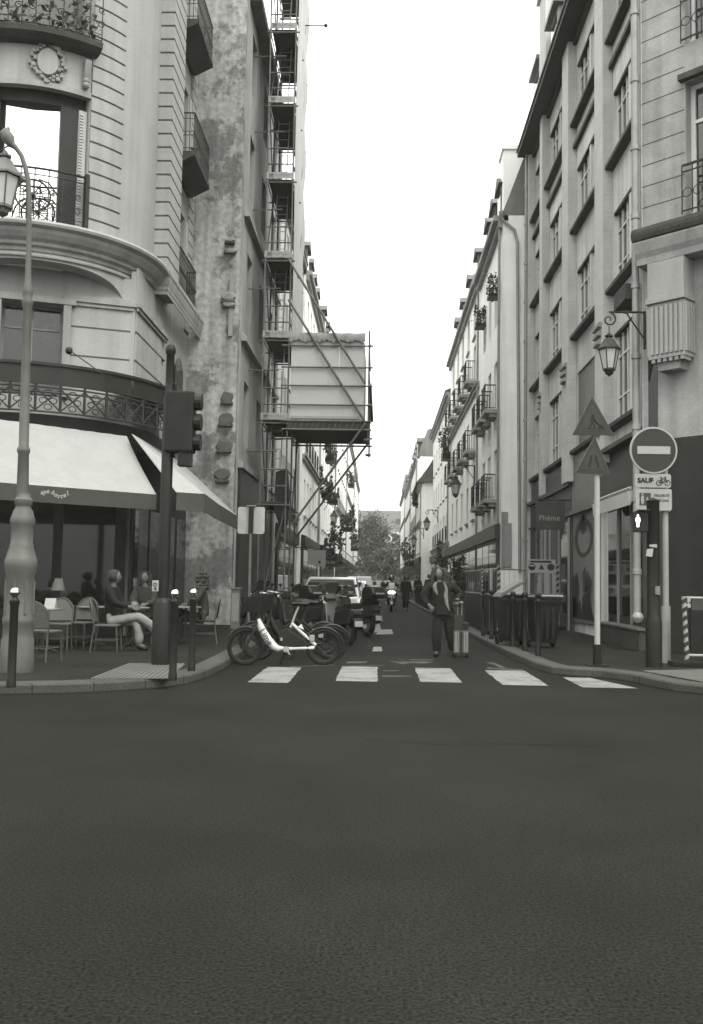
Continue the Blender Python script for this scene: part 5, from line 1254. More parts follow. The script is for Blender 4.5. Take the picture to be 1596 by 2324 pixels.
k = B(); k.ball(((a.x+d.x)/2-.02, 15.535, (a.z+d.z)/2), (.012, .003, .02), 8, 6); k.ball(((a.x+d.x)/2+.025, 15.535, (a.z+d.z)/2), (.012, .003, .02), 8, 6); k.build('sticker_mark', M['dark'], st_, world=True)
k = B(); k.box((d.x+.02, 15.542, a.z-.20), (d.x+.4, 15.548, a.z-.0)); k.build('nameplate', M['shop2'], bp_, world=True)
# ---- wheelie bins
def bin_(x, y, open_, label):
    t = thing('wheelie_bin', label, 'bin', (x, y, .125), R(4), 'wheelie bins by the work site')
    b = B(); vs = []
    for (z, hx, hy0, hy1) in ((.10, .21, -.22, .24), (.85, .27, -.30, .32), (.93, .285, -.32, .34), (.98, .285, -.32, .34)): vs += [(-hx, hy0, z), (hx, hy0, z), (hx, hy1, z), (-hx, hy1, z)]
    b.add(vs, [(3, 2, 1, 0)]+[(4*i+k, 4*i+(k+1) % 4, 4*i+4+(k+1) % 4, 4*i+4+k) for i in range(3) for k in range(4)]+([(12, 13, 14, 15)] if not open_ else []))
    for k in range(3): b.box((-.15+.12*k, -.31, .2), (-.09+.12*k, -.26, .8))
    b.build('body', M['black'], t, bevel=.015)
    l_ = B(); m = Matrix.Identity(4)
    if open_: m = Matrix.Translation((-.29, 0, .98)) @ Matrix.Rotation(R(-32), 4, 'Y') @ Matrix.Translation((.29, 0, -.98))
    l_.m = m; l_.prism([(-.31, .985), (.31, .985), (.31, 1.02), (.2, 1.055), (-.2, 1.055), (-.31, 1.02)], -.35, .38, 'y'); l_.build('lid', M['black' if not open_ else 'lampg'], t, bevel=.012)
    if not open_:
        l_ = B(); l_.box((-.19, -.352, 1.03), (.31, -.30, 1.062)); l_.build('lid_highlight', M['white'], t, bevel=.01)  # white strip painted in for the highlight along the lid
    w2 = B()
    for x_ in (-.25, .25): w2.tube([(x_-.03, .24, .1), (x_+.03, .24, .1)], .1, 14)
    w2.build('wheels', M['rubber'], t)
    return t
bin_(3.36, 19.55, False, 'closed dark bin with a highlight painted along its lid, behind the kerb bollards'); bin_(2.78, 20.1, True, 'dark bin with its grey lid propped open')
# ---- shop signs on the left pavement
s1 = thing('hanging_sign', 'plain white square sign hanging over the dark shops beyond the scaffold', 'sign', tuple(at(725, 1250, 44)))
a, d = at(712, 1249, 44)-Vector(s1.location), at(739, 1286, 44)-Vector(s1.location); b = B(); b.box((a.x, 0, d.z), (d.x, .05, a.z)); b.build('board', M['pipe'], s1, bevel=.01); b = B(); b.ball(((a.x+d.x)/2, -.005, d.z+.2), (.06, .01, .07), 10, 8); b.build('emblem', M['dark'], s1); b = B(); b.tube([(-.9, .02, .05), (d.x, .02, .05)], .025, 6); b.build('bracket', M['iron'], s1)
s2 = thing('bar_sign', 'dark board with pale slanted lettering under thick greenery', 'sign', tuple(at(751, 1276, 46)))
b = B(); b.box((-.45, 0, -.22), (.35, .06, .22)); b.build('board', M['shop'], s2, bevel=.01); text('Ka bar', .2, M['board'], s2, upright(at(750, 1276, 45.98), (0, -1, 0)), shear=.3)
s3 = thing('hanging_sign', 'narrow grey shop sign left of the plain white square one', 'sign', tuple(at(705, 1262, 42))); a, d = at(699, 1245, 42)-Vector(s3.location), at(711, 1282, 42)-Vector(s3.location); b = B(); b.box((a.x, 0, d.z), (d.x, .05, a.z)); b.build('board', M['pipe'], s3); b = B(); b.tube([(-.7, .02, a.z+.04), (d.x, .02, a.z+.04)], .02, 6); b.build('bracket', M['iron'], s3)
# ---- cafe terrace
def cafe_chair(label, loc, rz, mt='rattan', grp='woven bistro chairs on the cafe terrace'):
    t = thing('bistro_chair', label, 'chair', loc, rz, grp)
    b = B(); b.prism([(-.21, -.2), (.21, -.2), (.22, .05), (.19, .2), (-.19, .2), (-.22, .05)], .43, .46, 'z'); b.build('seat', M[mt], t, bevel=.01)
    k = B(); n = 10; P = []
    for i in range(n+1):
        a = math.pi*i/n; x = -.2*math.cos(a); P.append((x, .2+.05*math.sin(a), .50+.0)); 
    vs = []; rows = 7
    for r_ in range(rows+1):
        tz = r_/rows
        for i in range(n+1):
            x = -.2+.4*i/n; top = .88-.14*(abs(x)/.2)**3; z = .50+(top-.50)*tz; vs.append((x*(1+.06*tz), .2+.04*(1-(x/.2)**2)+.06*tz, z))
    m_ = len(vs); k.add(vs+[(x, y+.014, z) for x, y, z in vs], [(r_*(n+1)+i, r_*(n+1)+i+1, (r_+1)*(n+1)+i+1, (r_+1)*(n+1)+i) for r_ in range(rows) for i in range(n)]+[(m_+(r_+1)*(n+1)+i, m_+(r_+1)*(n+1)+i+1, m_+r_*(n+1)+i+1, m_+r_*(n+1)+i) for r_ in range(rows) for i in range(n)])
    k.build('backrest', M[mt], t, smooth=True)
    f = B(); top = [(-.21+.42*i/12, .215+.06*math.sin(math.pi*i/12)*.6+.055*(.4+.6*math.sin(math.pi*i/12)), .70+.19*math.sin(math.pi*i/12)**.6) for i in range(13)]
    f.tube([(-.2, .2, .46)]+top+[(.2, .2, .46)], .014, 8); f.tube([(-.17, -.17, .2), (.17, -.17, .2), (.17, .18, .2), (-.17, .18, .2), (-.17, -.17, .2)], .009, 6); f.build('back_frame', M['chairg'], t, smooth=True)
    for x, y, x2, y2 in ((-.19, -.18, -.2, -.21), (.19, -.18, .2, -.21), (-.18, .19, -.2, .25), (.18, .19, .2, .25)):
        l_ = B(); l_.tube([(x, y, .44), (x2, y2, 0)], .013, 8); l_.build('leg', M['chairg'], t)
    return t
def cafe_table(label, loc):
    t = thing('bistro_table', label, 'table', loc, 0, 'small round tables of the cafe')
    b = B(); b.lathe([(.0, .70), (.29, .70), (.30, .715), (.29, .73), (0, .73)], (0, 0, 0), 28); b.build('tabletop', M['grey'], t)
    b = B(); b.lathe([(.022, .02), (.022, .70)], (0, 0, 0), 10)
    b.build('stem', M['iron'], t); b = B()
    for k in range(3): a = 2*math.pi*k/3; b.tube([(0, 0, .1), (.12*math.cos(a), .12*math.sin(a), .06), (.26*math.cos(a), .26*math.sin(a), .015)], .016, 6)
    b.build('foot', M['iron'], t); return t
cafe_chair('pale woven chair seen from behind, next to the lamp post', (-5.0, 14.15, .122), R(170))
cafe_chair('woven chair with rounded back facing the street, under the small table lamp', tuple(atz(130, 1475, .122)), R(8))
cafe_chair('woven chair facing the street between the lamp table and the seated legs', tuple(atz(180, 1470, .122)), R(-12))
cafe_chair('dark-framed chair turned sideways under the person in pale trousers', tuple(atz(243, 1478, .122)), R(95))
cafe_table('small round table behind the lamp post holding a pale menu card', tuple(atz(95, 1480, .122))); cafe_table('round table between the two woven chairs', tuple(atz(207, 1466, .122)))
t3 = cafe_table('round table with two pale cups before the seated man', tuple(atz(300, 1468, .122))); T3 = Vector(t3.location)
cafe_table('round table behind the white-topped bollards', tuple(atz(420, 1462, .122)))
def cup(loc, label):
    t = thing('cup', label, 'cup', loc, 0, 'cups on the cafe tables'); b = B(); b.lathe([(.0, .0), (.03, 0), (.045, .05), (.048, .10), (.04, .10), (.035, .02), (0, .015)], (0, 0, 0), 14); b.build('bowl', M['white'], t, smooth=True); b = B(); b.ring((.055, 0, .05), .025, .007, 12, 5); b.build('handle', M['white'], t)
cup(T3+Vector((-.2, -.16, .73)), 'left pale cup on the table before the seated man'); cup(T3+Vector((.06, -.2, .73)), 'right pale cup on the table before the seated man')
p = at(132, 1345, 17.6); tlp = thing('table_lamp', 'small lit lamp glowing dimly at the back of the terrace', 'lamp', (p.x, 17.6, .85)); b = B(); b.lathe([(.05, 0), (.05, .02), (.012, .03), (.012, .3)], (0, 0, 0), 10); b.build('stem', M['iron'], tlp); b = B(); b.lathe([(.13, .28), (.07, .5)], (0, 0, 0), 14); b.build('lamp_shade', M['tact'], tlp)
sbt = thing('side_table', 'dark sideboard carrying the small lamp inside the terrace', 'sideboard', (p.x, 17.75, .122)); b = B(); b.box((-.7, -.25, .1), (.7, .2, .70)); b.build('carcass', M['shop'], sbt, bevel=.01); b = B(); b.box((-.75, -.28, .70), (.75, .22, .728)); b.build('top', M['dark'], sbt)
mb = B(); mb.prism([(-.07, 0), (.07, 0), (.0, .17)], -.09, .09, 'x'); mc = mb.build('menu_card', M['board']); mc.location = Vector(atz(95, 1480, .122))+Vector((.12, 0, .73)); tag(mc, 'pale menu card standing on the table behind the lamp post', 'menu')
# ================================================================ bikes, scooters, cars
BP, BN = Vector((-1.5, 15.67, 0)), Vector((-.226, .974, 0)).normalized()
BU = Vector((BN.y, -BN.x, 0))                     # along the bike towards its rear
def z2(x, y): return ((900+x/2.28)*.56737, (2250+y/2.28)*.56737)
def share_bike(label, loc, grp, main='white'):
    t = thing('share_bike', label, 'bicycle', loc, 0, grp)
    off = Vector(loc)-BP; o0 = Vector(loc)
    def q(x, y, d=0): return onplane(*z2(x, y), BP, BN)+off-BN*d
    def qs(L): return [q(*p) for p in L]
    for (cx, cy) in ((187, 778), (900, 775)):
        c = q(cx, cy); r_ = c.z-.028; r_ = max(.27, min(.31, r_))
        c.z = r_+.028
        def P(a, rr, d=0): return c+BU*(rr*math.cos(a))+Vector((0, 0, rr*math.sin(a)))+BN*d
        b = B(); n = 40; ring = [P(2*math.pi*i/n, r_) for i in range(n+2)]; b.tube(ring, .03, 8, cap=False); w_ = b.build('wheel', M['rubber'], t, world=True, smooth=True)
        b = B(); b.tube([P(2*math.pi*i/n, r_-.035) for i in range(n+2)], .014, 6, cap=False)
        for i in range(18): a = 2*math.pi*i/18; b.tube([P(a+.5, .03, .03*(-1)**i), P(a, r_-.035)], .0025, 3)
        b.tube([c-BN*.07, c+BN*.07], .05 if cx < 500 else .035, 12); b.build('rim', M['black'], w_, world=True)
        b = B(); a0, a1 = (20, 150) if cx < 500 else (10, 175); b.tube([P(R(a0+(a1-a0)*i/16), r_+.05) for i in range(17)], .024, 6); b.build('mudguard', M['black'], t, world=True)
    b = B(); b.tube(qs([(302, 515), (322, 575), (352, 640), (395, 705), (445, 765), (485, 785), (535, 782)]), [.036, .056, .066, .068, .066, .054, .036], 12)
    b.tube(qs([(575, 785), (690, 780), (806, 778), (826, 752), (700, 640), (612, 555), (600, 590)]), [.033, .03, .033, .03, .026, .026, .022], 10)
    b.build('frame', M['whitep' if main == 'white' else 'dark'], t, world=True, smooth=True)
    b = B(); b.tube(qs([(612, 560), (640, 480), (672, 402)]), [.02, .018, .016], 8); b.build('seat_post', M['pipe' if main == 'white' else 'dark'], t, world=True)
    s_ = B(); m = q(690, 392); s_.v = []; pts = [(-.14, .03), (-.02, .06), (.1, .11), (.13, .0)]
    vs = []
    for u_, hw in ((-.15, .025), (-.05, .045), (.05, .085), (.12, .10), (.15, .06)):
        for (d, dz) in ((-hw, 0), (-hw*.7, .03), (hw*.7, .03), (hw, 0), (0, -.035)): vs.append(m+BU*u_+BN*d+Vector((0, 0, dz+.03)))
    s_.add(vs, [(5*i+k, 5*i+(k+1) % 5, 5*i+5+(k+1) % 5, 5*i+5+k) for i in range(4) for k in range(5)]+[(0, 1, 2, 3, 4), (24, 23, 22, 21, 20)]); s_.build('saddle', M['black'], t, world=True, smooth=True)
    b = B()
    for d in (-.06, .06): b.tube([q(187, 778, d), q(262, 620, d), q(290, 540, d*.5)], [.016, .02, .022], 8)
    b.tube([q(290, 560), q(312, 400), q(322, 300)], [.035, .03, .024], 8); b.build('fork', M['black'], t, world=True)
    b = B(); h0 = q(322, 292); b.tube([h0+BU*.16-BN*.30, h0+BU*.03-BN*.2+Vector((0, 0, .03)), h0+Vector((0, 0, .02)), h0+BU*.03+BN*.2+Vector((0, 0, .03)), h0+BU*.16+BN*.30], .014, 8); b.build('handlebar', M['alu'], t, world=True)
    b = B()
    for s in (-1, 1): b.tube([h0+BU*.06+BN*.245*s+Vector((0, 0, .012)), h0+BU*.17+BN*.302*s], .02, 8)
    b.build('grips', M['black'], t, world=True)
    b = B(); bk = q(285, 380); vs = []
    for (z, hu, hd) in ((-.13, .10, .13), (.12, .15, .18)):
        for (a, d) in ((-1, -1), (1, -1), (1, 1), (-1, 1)): vs.append(bk+BU*(a*hu-.09)+BN*(d*hd)+Vector((0, 0, z)))
    b.add(vs, [(3, 2, 1, 0), (0, 1, 5, 4), (1, 2, 6, 5), (2, 3, 7, 6), (3, 0, 4, 7)]); b.build('basket', M['black'], t, world=True, bevel=.01)
    b = B(); bt = qs([(560, 600), (700, 690), (790, 760), (640, 770), (500, 760), (480, 640)]); n = len(bt); b.add([p-BN*.035 for p in bt]+[p+BN*.035 for p in bt], [tuple(range(n)), tuple(range(2*n-1, n-1, -1))]+[(i, (i+1) % n, n+(i+1) % n, n+i) for i in range(n)]); b.build('battery', M['black'], t, world=True, bevel=.012)
    b = B(); cc = q(555, 790); b.tube([cc-BN*.08, cc+BN*.08], .05, 14); b.tube([cc-BN*.085, q(585, 838)-BN*.09], .014, 6); b.build('crank', M['pipe' if main == 'white' else 'dark'], t, world=True); b = B(); pp = q(592, 842); b.cbox((0, 0, 0), (.1, .07, .025)); b.v = [pp-BN*.12+v for v in b.v]; b.build('pedal', M['black'], t, world=True)
    b = B(); pp = q(792, 690); b.cbox((0, 0, 0), (.085, .03, .11)); b.v = [pp-BN*.03+v for v in b.v]; b.build('rear_lamp', M['pipe'], t, world=True, bevel=.015)
    b = B(); b.tube([q(560, 800, -.05), q(515, 940, -.16)], .012, 6); b.build('kickstand', M['black'], t, world=True)
    b = B(); pp = q(512, 697, .06); b.cbox((0, 0, 0), (.03, .006, .05)); b.v = [pp+v for v in b.v]; b.build('label_sticker', M['board'], t, world=True)
    b = B(); b.add([q(660, 590)-BN*.03, q(720, 610)-BN*.03, q(700, 560)+BN*.03, q(690, 575)+BN*.03], [(0, 1, 2), (0, 1, 3), (1, 2, 3), (0, 2, 3)]); b.build('bracket_guard', M['pipe' if main == 'white' else 'dark'], t, world=True)
    if main == 'white':
        a_, c_ = q(335, 617), q(410, 738); xd = (c_-a_).normalized(); nn = -BN; yd = nn.cross(xd); mid = (a_+c_)/2+nn*.07
        mm = Matrix(((xd.x, yd.x, nn.x, mid.x), (xd.y, yd.y, nn.y, mid.y), (xd.z, yd.z, nn.z, mid.z), (0, 0, 0, 1)))
        text('Lime', .15, M['dark'], t, mm)
    return t
share_bike('white step-through share bike with dark lettering, nearest the crosswalk', (-1.5, 15.67, 0), 'share bikes in the parked row')
share_bike('black share bike behind the white one, its bars just higher', (-1.42, 16.75, 0), 'share bikes in the parked row', 'dark')
share_bike('black share bike in the second rank, half hidden by the parked row', (-1.62, 17.7, 0), 'share bikes in the parked row', 'dark')
def scooter(label, loc, rz, topcase=False, shield=False, lit=False, grp='motor scooters parked in the row', plate=True, plates='dark'):
    t = thing('motor_scooter', label, 'scooter', loc, rz, grp)     # x forward
    for x, nm in ((.62, 'f'), (-.62, 'r')):
        b = B(); b.ring((x, 0, .28), .225, .06, 28, 10); w_ = b.build('wheel', M['rubber'], t, smooth=True)
        b = B(); b.tube([(x, -.05, .28), (x, .05, .28)], .16, 16); b.tube([(x, -.09, .28), (x, .09, .28)], .04, 10); b.build('rim', M['steeld'], w_)
    b = B(); b.prism([(-.95, .62), (-.9, .5), (-.55, .42), (-.2, .3), (.2, .28), (.3, .32), (.36, .34), (.42, .9), (.34, .92), (.22, .42), (-.1, .42), (-.18, .72), (-.6, .80), (-.98, .80)], -.17, .17); b.build('body', M['carb'], t, bevel=.035)
    b = B(); b.prism([(.36, .36), (.52, .6), (.5, .95), (.42, 1.0), (.34, .9)], -.22, .22); b.build('leg_shield', M['carb'], t, bevel=.05)
    b = B(); b.prism([(.38, .5), (.62, .56), (.86, .48), (.9, .36), (.86, .44), (.62, .53), (.42, .44)], -.07, .07); b.build('mudguard', M['carb'], t, bevel=.012)
    b = B(); b.prism([(-.92, .8), (-.15, .73), (-.1, .76), (-.2, .83), (-.5, .85), (-.62, .92), (-.95, .93)], -.14, .14); b.build('seat', M['black'], t, bevel=.03)
    b = B(); b.tube([(.62, 0, .3), (.47, 0, .8), (.38, 0, 1.02)], .035, 8); b.tube([(.26, -.34, 1.03), (.36, -.2, 1.06), (.38, 0, 1.03), (.36, .2, 1.06), (.26, .34, 1.03)], .018, 8); b.build('handlebar', M['steeld'], t, smooth=True)
    b = B(); b.prism([(.34, .96), (.52, .94), (.5, 1.1), (.36, 1.14)], -.14, .14); b.build('headlamp_housing', M['carb'], t, bevel=.04)
    for s in (-1, 1):
        b = B(); b.ball((.56, .085*s, 1.0) if not lit else (.56, .075*s, .92), (.03, .055, .045) if not lit else (.05, .085, .06), 12, 8); b.build('headlight', M['lamp_on' if lit else 'glow'], t, smooth=True)
        b = B(); b.tube([(.3, .24*s, 1.06), (.3, .3*s, 1.24)], .008, 5); b.ball((.28, .32*s, 1.28), (.015, .06, .04), 10, 8); b.build('mirror', M['black'], t, smooth=True)
    if shield:
        b = B(); b.prism([(.46, 1.05), (.475, 1.06), (.36, 1.30), (.29, 1.38), (.275, 1.375)], -.15, .15); b.build('windscreen', M['carglass'], t, bevel=.02)
    if topcase:
        b = B(); b.prism([(-.62, .96), (-1.05, .96), (-1.1, 1.1), (-1.0, 1.27), (-.72, 1.29), (-.6, 1.15)], -.22, .22); b.build('top_case', M['black'], t, bevel=.05); b = B(); b.box((-1.112, -.14, 1.08), (-1.08, .14, 1.12)); b.build('reflector', M['pipe'], t)
    b = B(); b.prism([(-.98, .6), (-1.06, .5), (-1.02, .36), (-.96, .5)], -.09, .09); b.build('rear_guard', M['black'], t)
    b = B(); b.box((-1.075, -.095, .42), (-1.055, .095, .54)); p_ = b.build('number_plate', M['board'], t, bevel=.004)
    b = B(); b.box((-1.0, -.1, .68), (-.965, .1, .75)); b.build('tail_light', M['red'], t, bevel=.01)
    b = B(); b.tube([(-.1, -.2, .3), (-.7, -.22, .36), (-.92, -.22, .42)], [.03, .055, .05], 10); b.build('exhaust', M['steeld'], t, smooth=True)
    b = B(); b.tube([(-.05, .1, .3), (-.12, .26, .01)], .012, 5); b.build('kickstand', M['black'], t)
    return t
def gp(px, py): return atz(px, py, 0)
def place(px, py, rz, **k):                      # rear wheel contact at the pixel
    p = gp(px, py); lab = k.pop('label'); return scooter(lab, (p.x+.62*math.cos(rz), p.y+.62*math.sin(rz), 0), rz, **k)
place(793, 1464, R(118), label='black motor scooter with its number plate turned to the crosswalk', shield=True)
place(834, 1444, R(130), label='black motor scooter with a bulky top case, nearest the lane', topcase=True)
place(716, 1452, R(140), label='black motor scooter behind the white share bike saddle')
place(655, 1440, R(150), label='black motor scooter behind the white share bike front wheel', shield=True)
place(770, 1432, R(125), label='black motor scooter squeezed between the two end scooters', topcase=True, shield=True)
place(610, 1428, R(30), label='dark motor scooter at the scaffold foot, facing the lane')
place(840, 1415, R(120), label='black motor scooter behind the bulky top case', shield=True, topcase=True)
place(690, 1446, R(135), label='black motor scooter right behind the white bike saddle post', topcase=True)
place(748, 1450, R(120), label='black motor scooter between the bike saddle post and the one showing its plate', shield=True)
place(668, 1424, R(160), label='black motor scooter in the second rank beside the sign pole', topcase=True, shield=True)
def car(label, loc, rz, L=4.2, W=1.75, H=1.46, paint='carb', van=False, grp='cars parked along the left kerb'):
    t = thing('parked_car' if not van else 'parked_van', label, 'car' if not van else 'van', loc, rz, grp); h = W/2
    prof = [(-L/2, .35), (-L/2, .78), (-L/2+.15, .92), (L*.18, .94), (L*.44, .82), (L/2-.03, .66), (L/2, .4), (L/2-.1, .24), (-L/2+.1, .24)]
    b = B(); b.prism(prof, -h, h); b.build('body', M[paint], t, bevel=.07)
    roof = [(-L*.46, .9), (-L*.38, H-.06), (-L*.30, H), (L*.02, H), (L*.09, H-.05), (L*.26, .9)] if not van else [(-L*.49, .9), (-L*.485, H-.05), (-L*.45, H), (L*.20, H), (L*.26, H-.06), (L*.38, .9)]
    n = len(roof); k = B(); vs = [(x, -h*(1-.17*(z-.9)/(H-.9))+.03, z) for x, z in roof]+[(x, h*(1-.17*(z-.9)/(H-.9))-.03, z) for x, z in roof]
    k.add(vs, [tuple(range(n)), tuple(range(2*n-1, n-1, -1))]+[(i, (i+1) % n, n+(i+1) % n, n+i) for i in range(n)]); k.build('cabin', M[paint], t, bevel=.05)
    def glass(p, q_, nm, e=.012):           # screen between two roof-profile points
        (x0, z0), (x1, z1) = p, q_; d = Vector((z1-z0, 0, x0-x1)).normalized(); 
        if d.z < 0: d = -d
        g = B(); pts = []
        for (x, z) in ((x0+(x1-x0)*.1, z0+(z1-z0)*.1), (x0+(x1-x0)*.93, z0+(z1-z0)*.93)):
            w_ = h*(1-.17*(z-.9)/(H-.9))-.12; pts += [Vector((x, -w_, z)), Vector((x, w_, z))]
        pts = [pts[0], pts[1], pts[3], pts[2]]; g.add([p_+d*e for p_ in pts]+[p_-d*.01 for p_ in pts], [(0, 1, 2, 3), (7, 6, 5, 4), (0, 4, 5, 1), (1, 5, 6, 2), (2, 6, 7, 3), (3, 7, 4, 0)]); g.build(nm, M['carglass'], t)
    glass(roof[-1], roof[-2], 'windscreen'); glass(roof[0], roof[1], 'rear_window')
    for s in (-1, 1):
        g = B(); 
        x0, x1 = (-L*.38, L*.17) if not van else (L*.05, L*.3)
        y = lambda z: s*(h*(1-.17*(z-.9)/(H-.9))-.022)
        zz0, zz1 = .97, H-.13; q_ = [(x0, zz0), (x1, zz0), (x1-.28*(H/1.46), zz1), (x0+.15, zz1)]; g.add([(x, y(z), z) for x, z in q_]+[(x, y(z)-s*.02, z) for x, z in q_], [(0, 1, 2, 3), (7, 6, 5, 4), (0, 4, 5, 1), (1, 5, 6, 2), (2, 6, 7, 3), (3, 7, 4, 0)]); g.build('side_window', M['carglass'], t)
        b = B(); b.ball((L/2-.12, s*(h-.28), .66), (.12, .2, .07), 12, 8); b.build('headlight', M['glow'], t, smooth=True)
        b = B(); b.box((-L/2-.012, s*(h-.2)-.12, .62), (-L/2+.05, s*(h-.2)+.12, .8)); b.build('tail_light', M['red'], t, bevel=.01)
        b = B(); b.ball((L*.20, s*(h+.08), 1.0), (.07, .1, .07), 10, 8); b.build('mirror', M[paint], t, smooth=True)
        for x in (-L*.31, L*.31):
            b = B(); b.ring((x, s*(h-.10), .31), .24, .075, 26, 8); w_ = b.build('wheel', M['rubber'], t, smooth=True); b = B(); b.tube([(x, s*(h-.16), .31), (x, s*(h-.045), .31)], .19, 16); b.build('rim', M['steel'], w_)
    b = B(); b.box((L/2-.01, -.26, .36), (L/2+.012, .26, .47)); b.build('number_plate', M['board'], t); b = B(); b.box((-L/2-.015, -.26, .5), (-L/2+.01, .26, .61)); b.build('number_plate', M['board'], t)
    b = B(); b.box((L/2-.06, -.5, .5), (L/2+.006, .5, .6)); b.build('grille', M['black'], t)
    return t
car('car with pale roof and dark windows parked behind the scooters', (-1.42, 29.2, 0), R(-90), 4.3, 1.8, 1.52, 'cars')  # silver paint stands in for sky reflection on a dark car's roof
car('dark car parked between the shiny-roofed car and the shop greenery', (-1.4, 36.5, 0), R(-90), 4.1, 1.75, 1.44, 'carb')
car('small silver car parked under the shop greenery', (-1.3, 46.5, 0), R(-90), 4.0, 1.7, 1.44, 'cars')
car('white van parked further down the left kerb', (-1.25, 62, 0), R(-90), 4.8, 1.9, 1.75, 'white', True)
car('white car crossing the far end of the street', (1.0, 163.5, 0), 0, 4.4, 1.8, 1.7, 'white', True, 'cars at the far square')
p = gp(888, 1388); scooter('motor scooter ridden towards the crosswalk with its headlight on', (p.x, p.y, 0), R(-90), shield=True, lit=True, grp='moving scooter')
# ================================================================ people
def skinmesh(nm, V, E, RR, material, sub=2, root=0):
    me = bpy.data.meshes.new('tmp'); me.from_pydata([tuple(v) for v in V], E, []); o = bpy.data.objects.new('tmp', me); COL.objects.link(o)
    md = o.modifiers.new('s', 'SKIN'); md.use_smooth_shade = True
    for i, r_ in enumerate(RR):
        sv = me.skin_vertices[0].data[i]; sv.radius = (r_, r_) if not isinstance(r_, tuple) else r_; sv.use_root = (i == root)
    sb = o.modifiers.new('u', 'SUBSURF'); sb.levels = sub; sb.render_levels = sub
    dg = bpy.context.evaluated_depsgraph_get(); m2 = bpy.data.meshes.new_from_object(o.evaluated_get(dg)); bpy.data.objects.remove(o); bpy.data.meshes.remove(me)
    m2.name = nm; m2.materials.clear(); m2.materials.append(M[material])
    for p in m2.polygons: p.use_smooth = True
    return m2
def wrinkle(me, amp, f=1.0):
    for v in me.vertices:
        c = v.co; a = math.sin(c.z*34*f+c.x*19)*.5+math.sin(c.x*41*f+c.z*11+1.7)*.6+math.sin(c.y*37+c.z*23*f+.5)*.5
        v.co = c+v.normal*amp*a
    return me
def chain(ch):                                   # list of polylines of (point, radius); shared points are merged
    V, E, RR, ix = [], [], [], {}
    for L in ch:
        pr = None
        for p, r_ in L:
            k = tuple(round(c, 4) for c in p)
            if k not in ix: ix[k] = len(V); V.append(Vector(p)); RR.append(r_)
            if pr is not None and pr != ix[k]: E.append((pr, ix[k]))
            pr = ix[k]
    return V, E, RR
def hand(w_, d, palm, curl=.35, spread=1):
    # five fingers from wrist w_, direction d, palm normal
    w_ = Vector(w_); d = Vector(d).normalized(); palm = Vector(palm).normalized(); s = d.cross(palm).normalized(); out = []
    pc = w_+d*.05
    for k, (o, L_) in enumerate(((-.028, .062), (-.009, .075), (.010, .070), (.028, .055))):
        b0 = w_+d*.085+s*o; c = curl; d1 = (d*math.cos(c)+palm*math.sin(c)); d2 = (d*math.cos(2*c)+palm*math.sin(2*c))
        out.append([(w_, .024), (pc, .028), (b0, .0105), (b0+d1*L_*.5, .0095), (b0+d1*L_*.5+d2*L_*.5, .0075)])
    t0 = w_+d*.04-s*.03*spread; out.append([(w_, .024), (t0, .012), (t0+(d-s*.7*spread+palm*.4).normalized()*.035, .0105), (t0+(d-s*.4*spread+palm*.5).normalized()*.065, .008)])
    return out
def head_geo(b, c, f, s=1.0):
    # skull, jaw, nose and ears around c; f = facing direction
    f = Vector(f).normalized(); r_ = Vector((0, 0, 1)).cross(f).normalized(); u = f.cross(r_)*1
    u = Vector((0, 0, 1)) if u.z > 0 else Vector((0, 0, 1))
    n, m = 18, 14; vs = []; fs = []
    for i in range(m+1):
        a = math.pi*i/m
        for k in range(n):
            q = 2*math.pi*k/n; x, y, z = math.sin(a)*math.cos(q), math.sin(a)*math.sin(q), -math.cos(a)     # x forward
            fx = .098*x; fy = .076*y; fz = .115*z
            if z < 0: fy *= 1-.30*(-z)**1.3; fx *= 1-.10*(-z)
            if x > .55 and abs(y) < .6:
                if -.25 < z < .12 and abs(y) < .22: fx += .022*(1-abs(y)/.22)*(1-abs(z+.08)/.2 if abs(z+.08) < .2 else 0)
                if .05 < z < .25 and .18 < abs(y) < .5: fx -= .008
                if z < -.75: fx += .008
            vs.append(Vector(c)+(f*fx+r_*fy+u*fz)*s)
    for i in range(m):
        for k in range(n): fs.append((i*n+k, i*n+(k+1) % n, (i+1)*n+(k+1) % n, (i+1)*n+k))
    b.add(vs, fs)
    for e in (-1, 1): b.ball(Vector(c)+r_*e*.077*s-f*.005*s, (.014*s, .022*s, .03*s), 8, 6)
    return f, r_, u
def merge(me1, bb, nm, material):
    bm = bmesh.new(); bm.from_mesh(me1); n = len(bm.verts)
    vs = [bm.verts.new(v) for v in bb.v]
    for f in bb.f:
        try: bm.faces.new([vs[i] for i in f]).smooth = True
        except ValueError: pass
    bmesh.ops.recalc_face_normals(bm, faces=bm.faces); me = bpy.data.meshes.new(nm); bm.to_mesh(me); bm.free(); me.materials.append(M[material]); return me
def face_marks(t, c, fr, s=1.0):
    f, r_, u = fr; c = Vector(c); k = B()
    for e in (-1, 1):
        k.ball(c+(f*.086+r_*e*.031+u*.012)*s, (.013*s, .011*s, .007*s), 8, 6); k.tube([c+(f*.092+r_*e*.016+u*.032)*s, c+(f*.085+r_*e*.048+u*.034)*s], .004*s, 5)
    link('eyes', k.mesh('eyes', M['hair'], smooth=True), t)
    k = B(); k.tube([c+(f*.084+r_*-.022-u*.06)*s, c+(f*.093-u*.058)*s, c+(f*.084+r_*.022-u*.06)*s], .006*s, 6); link('lips', k.mesh('lips', M['clothm'], smooth=True), t)
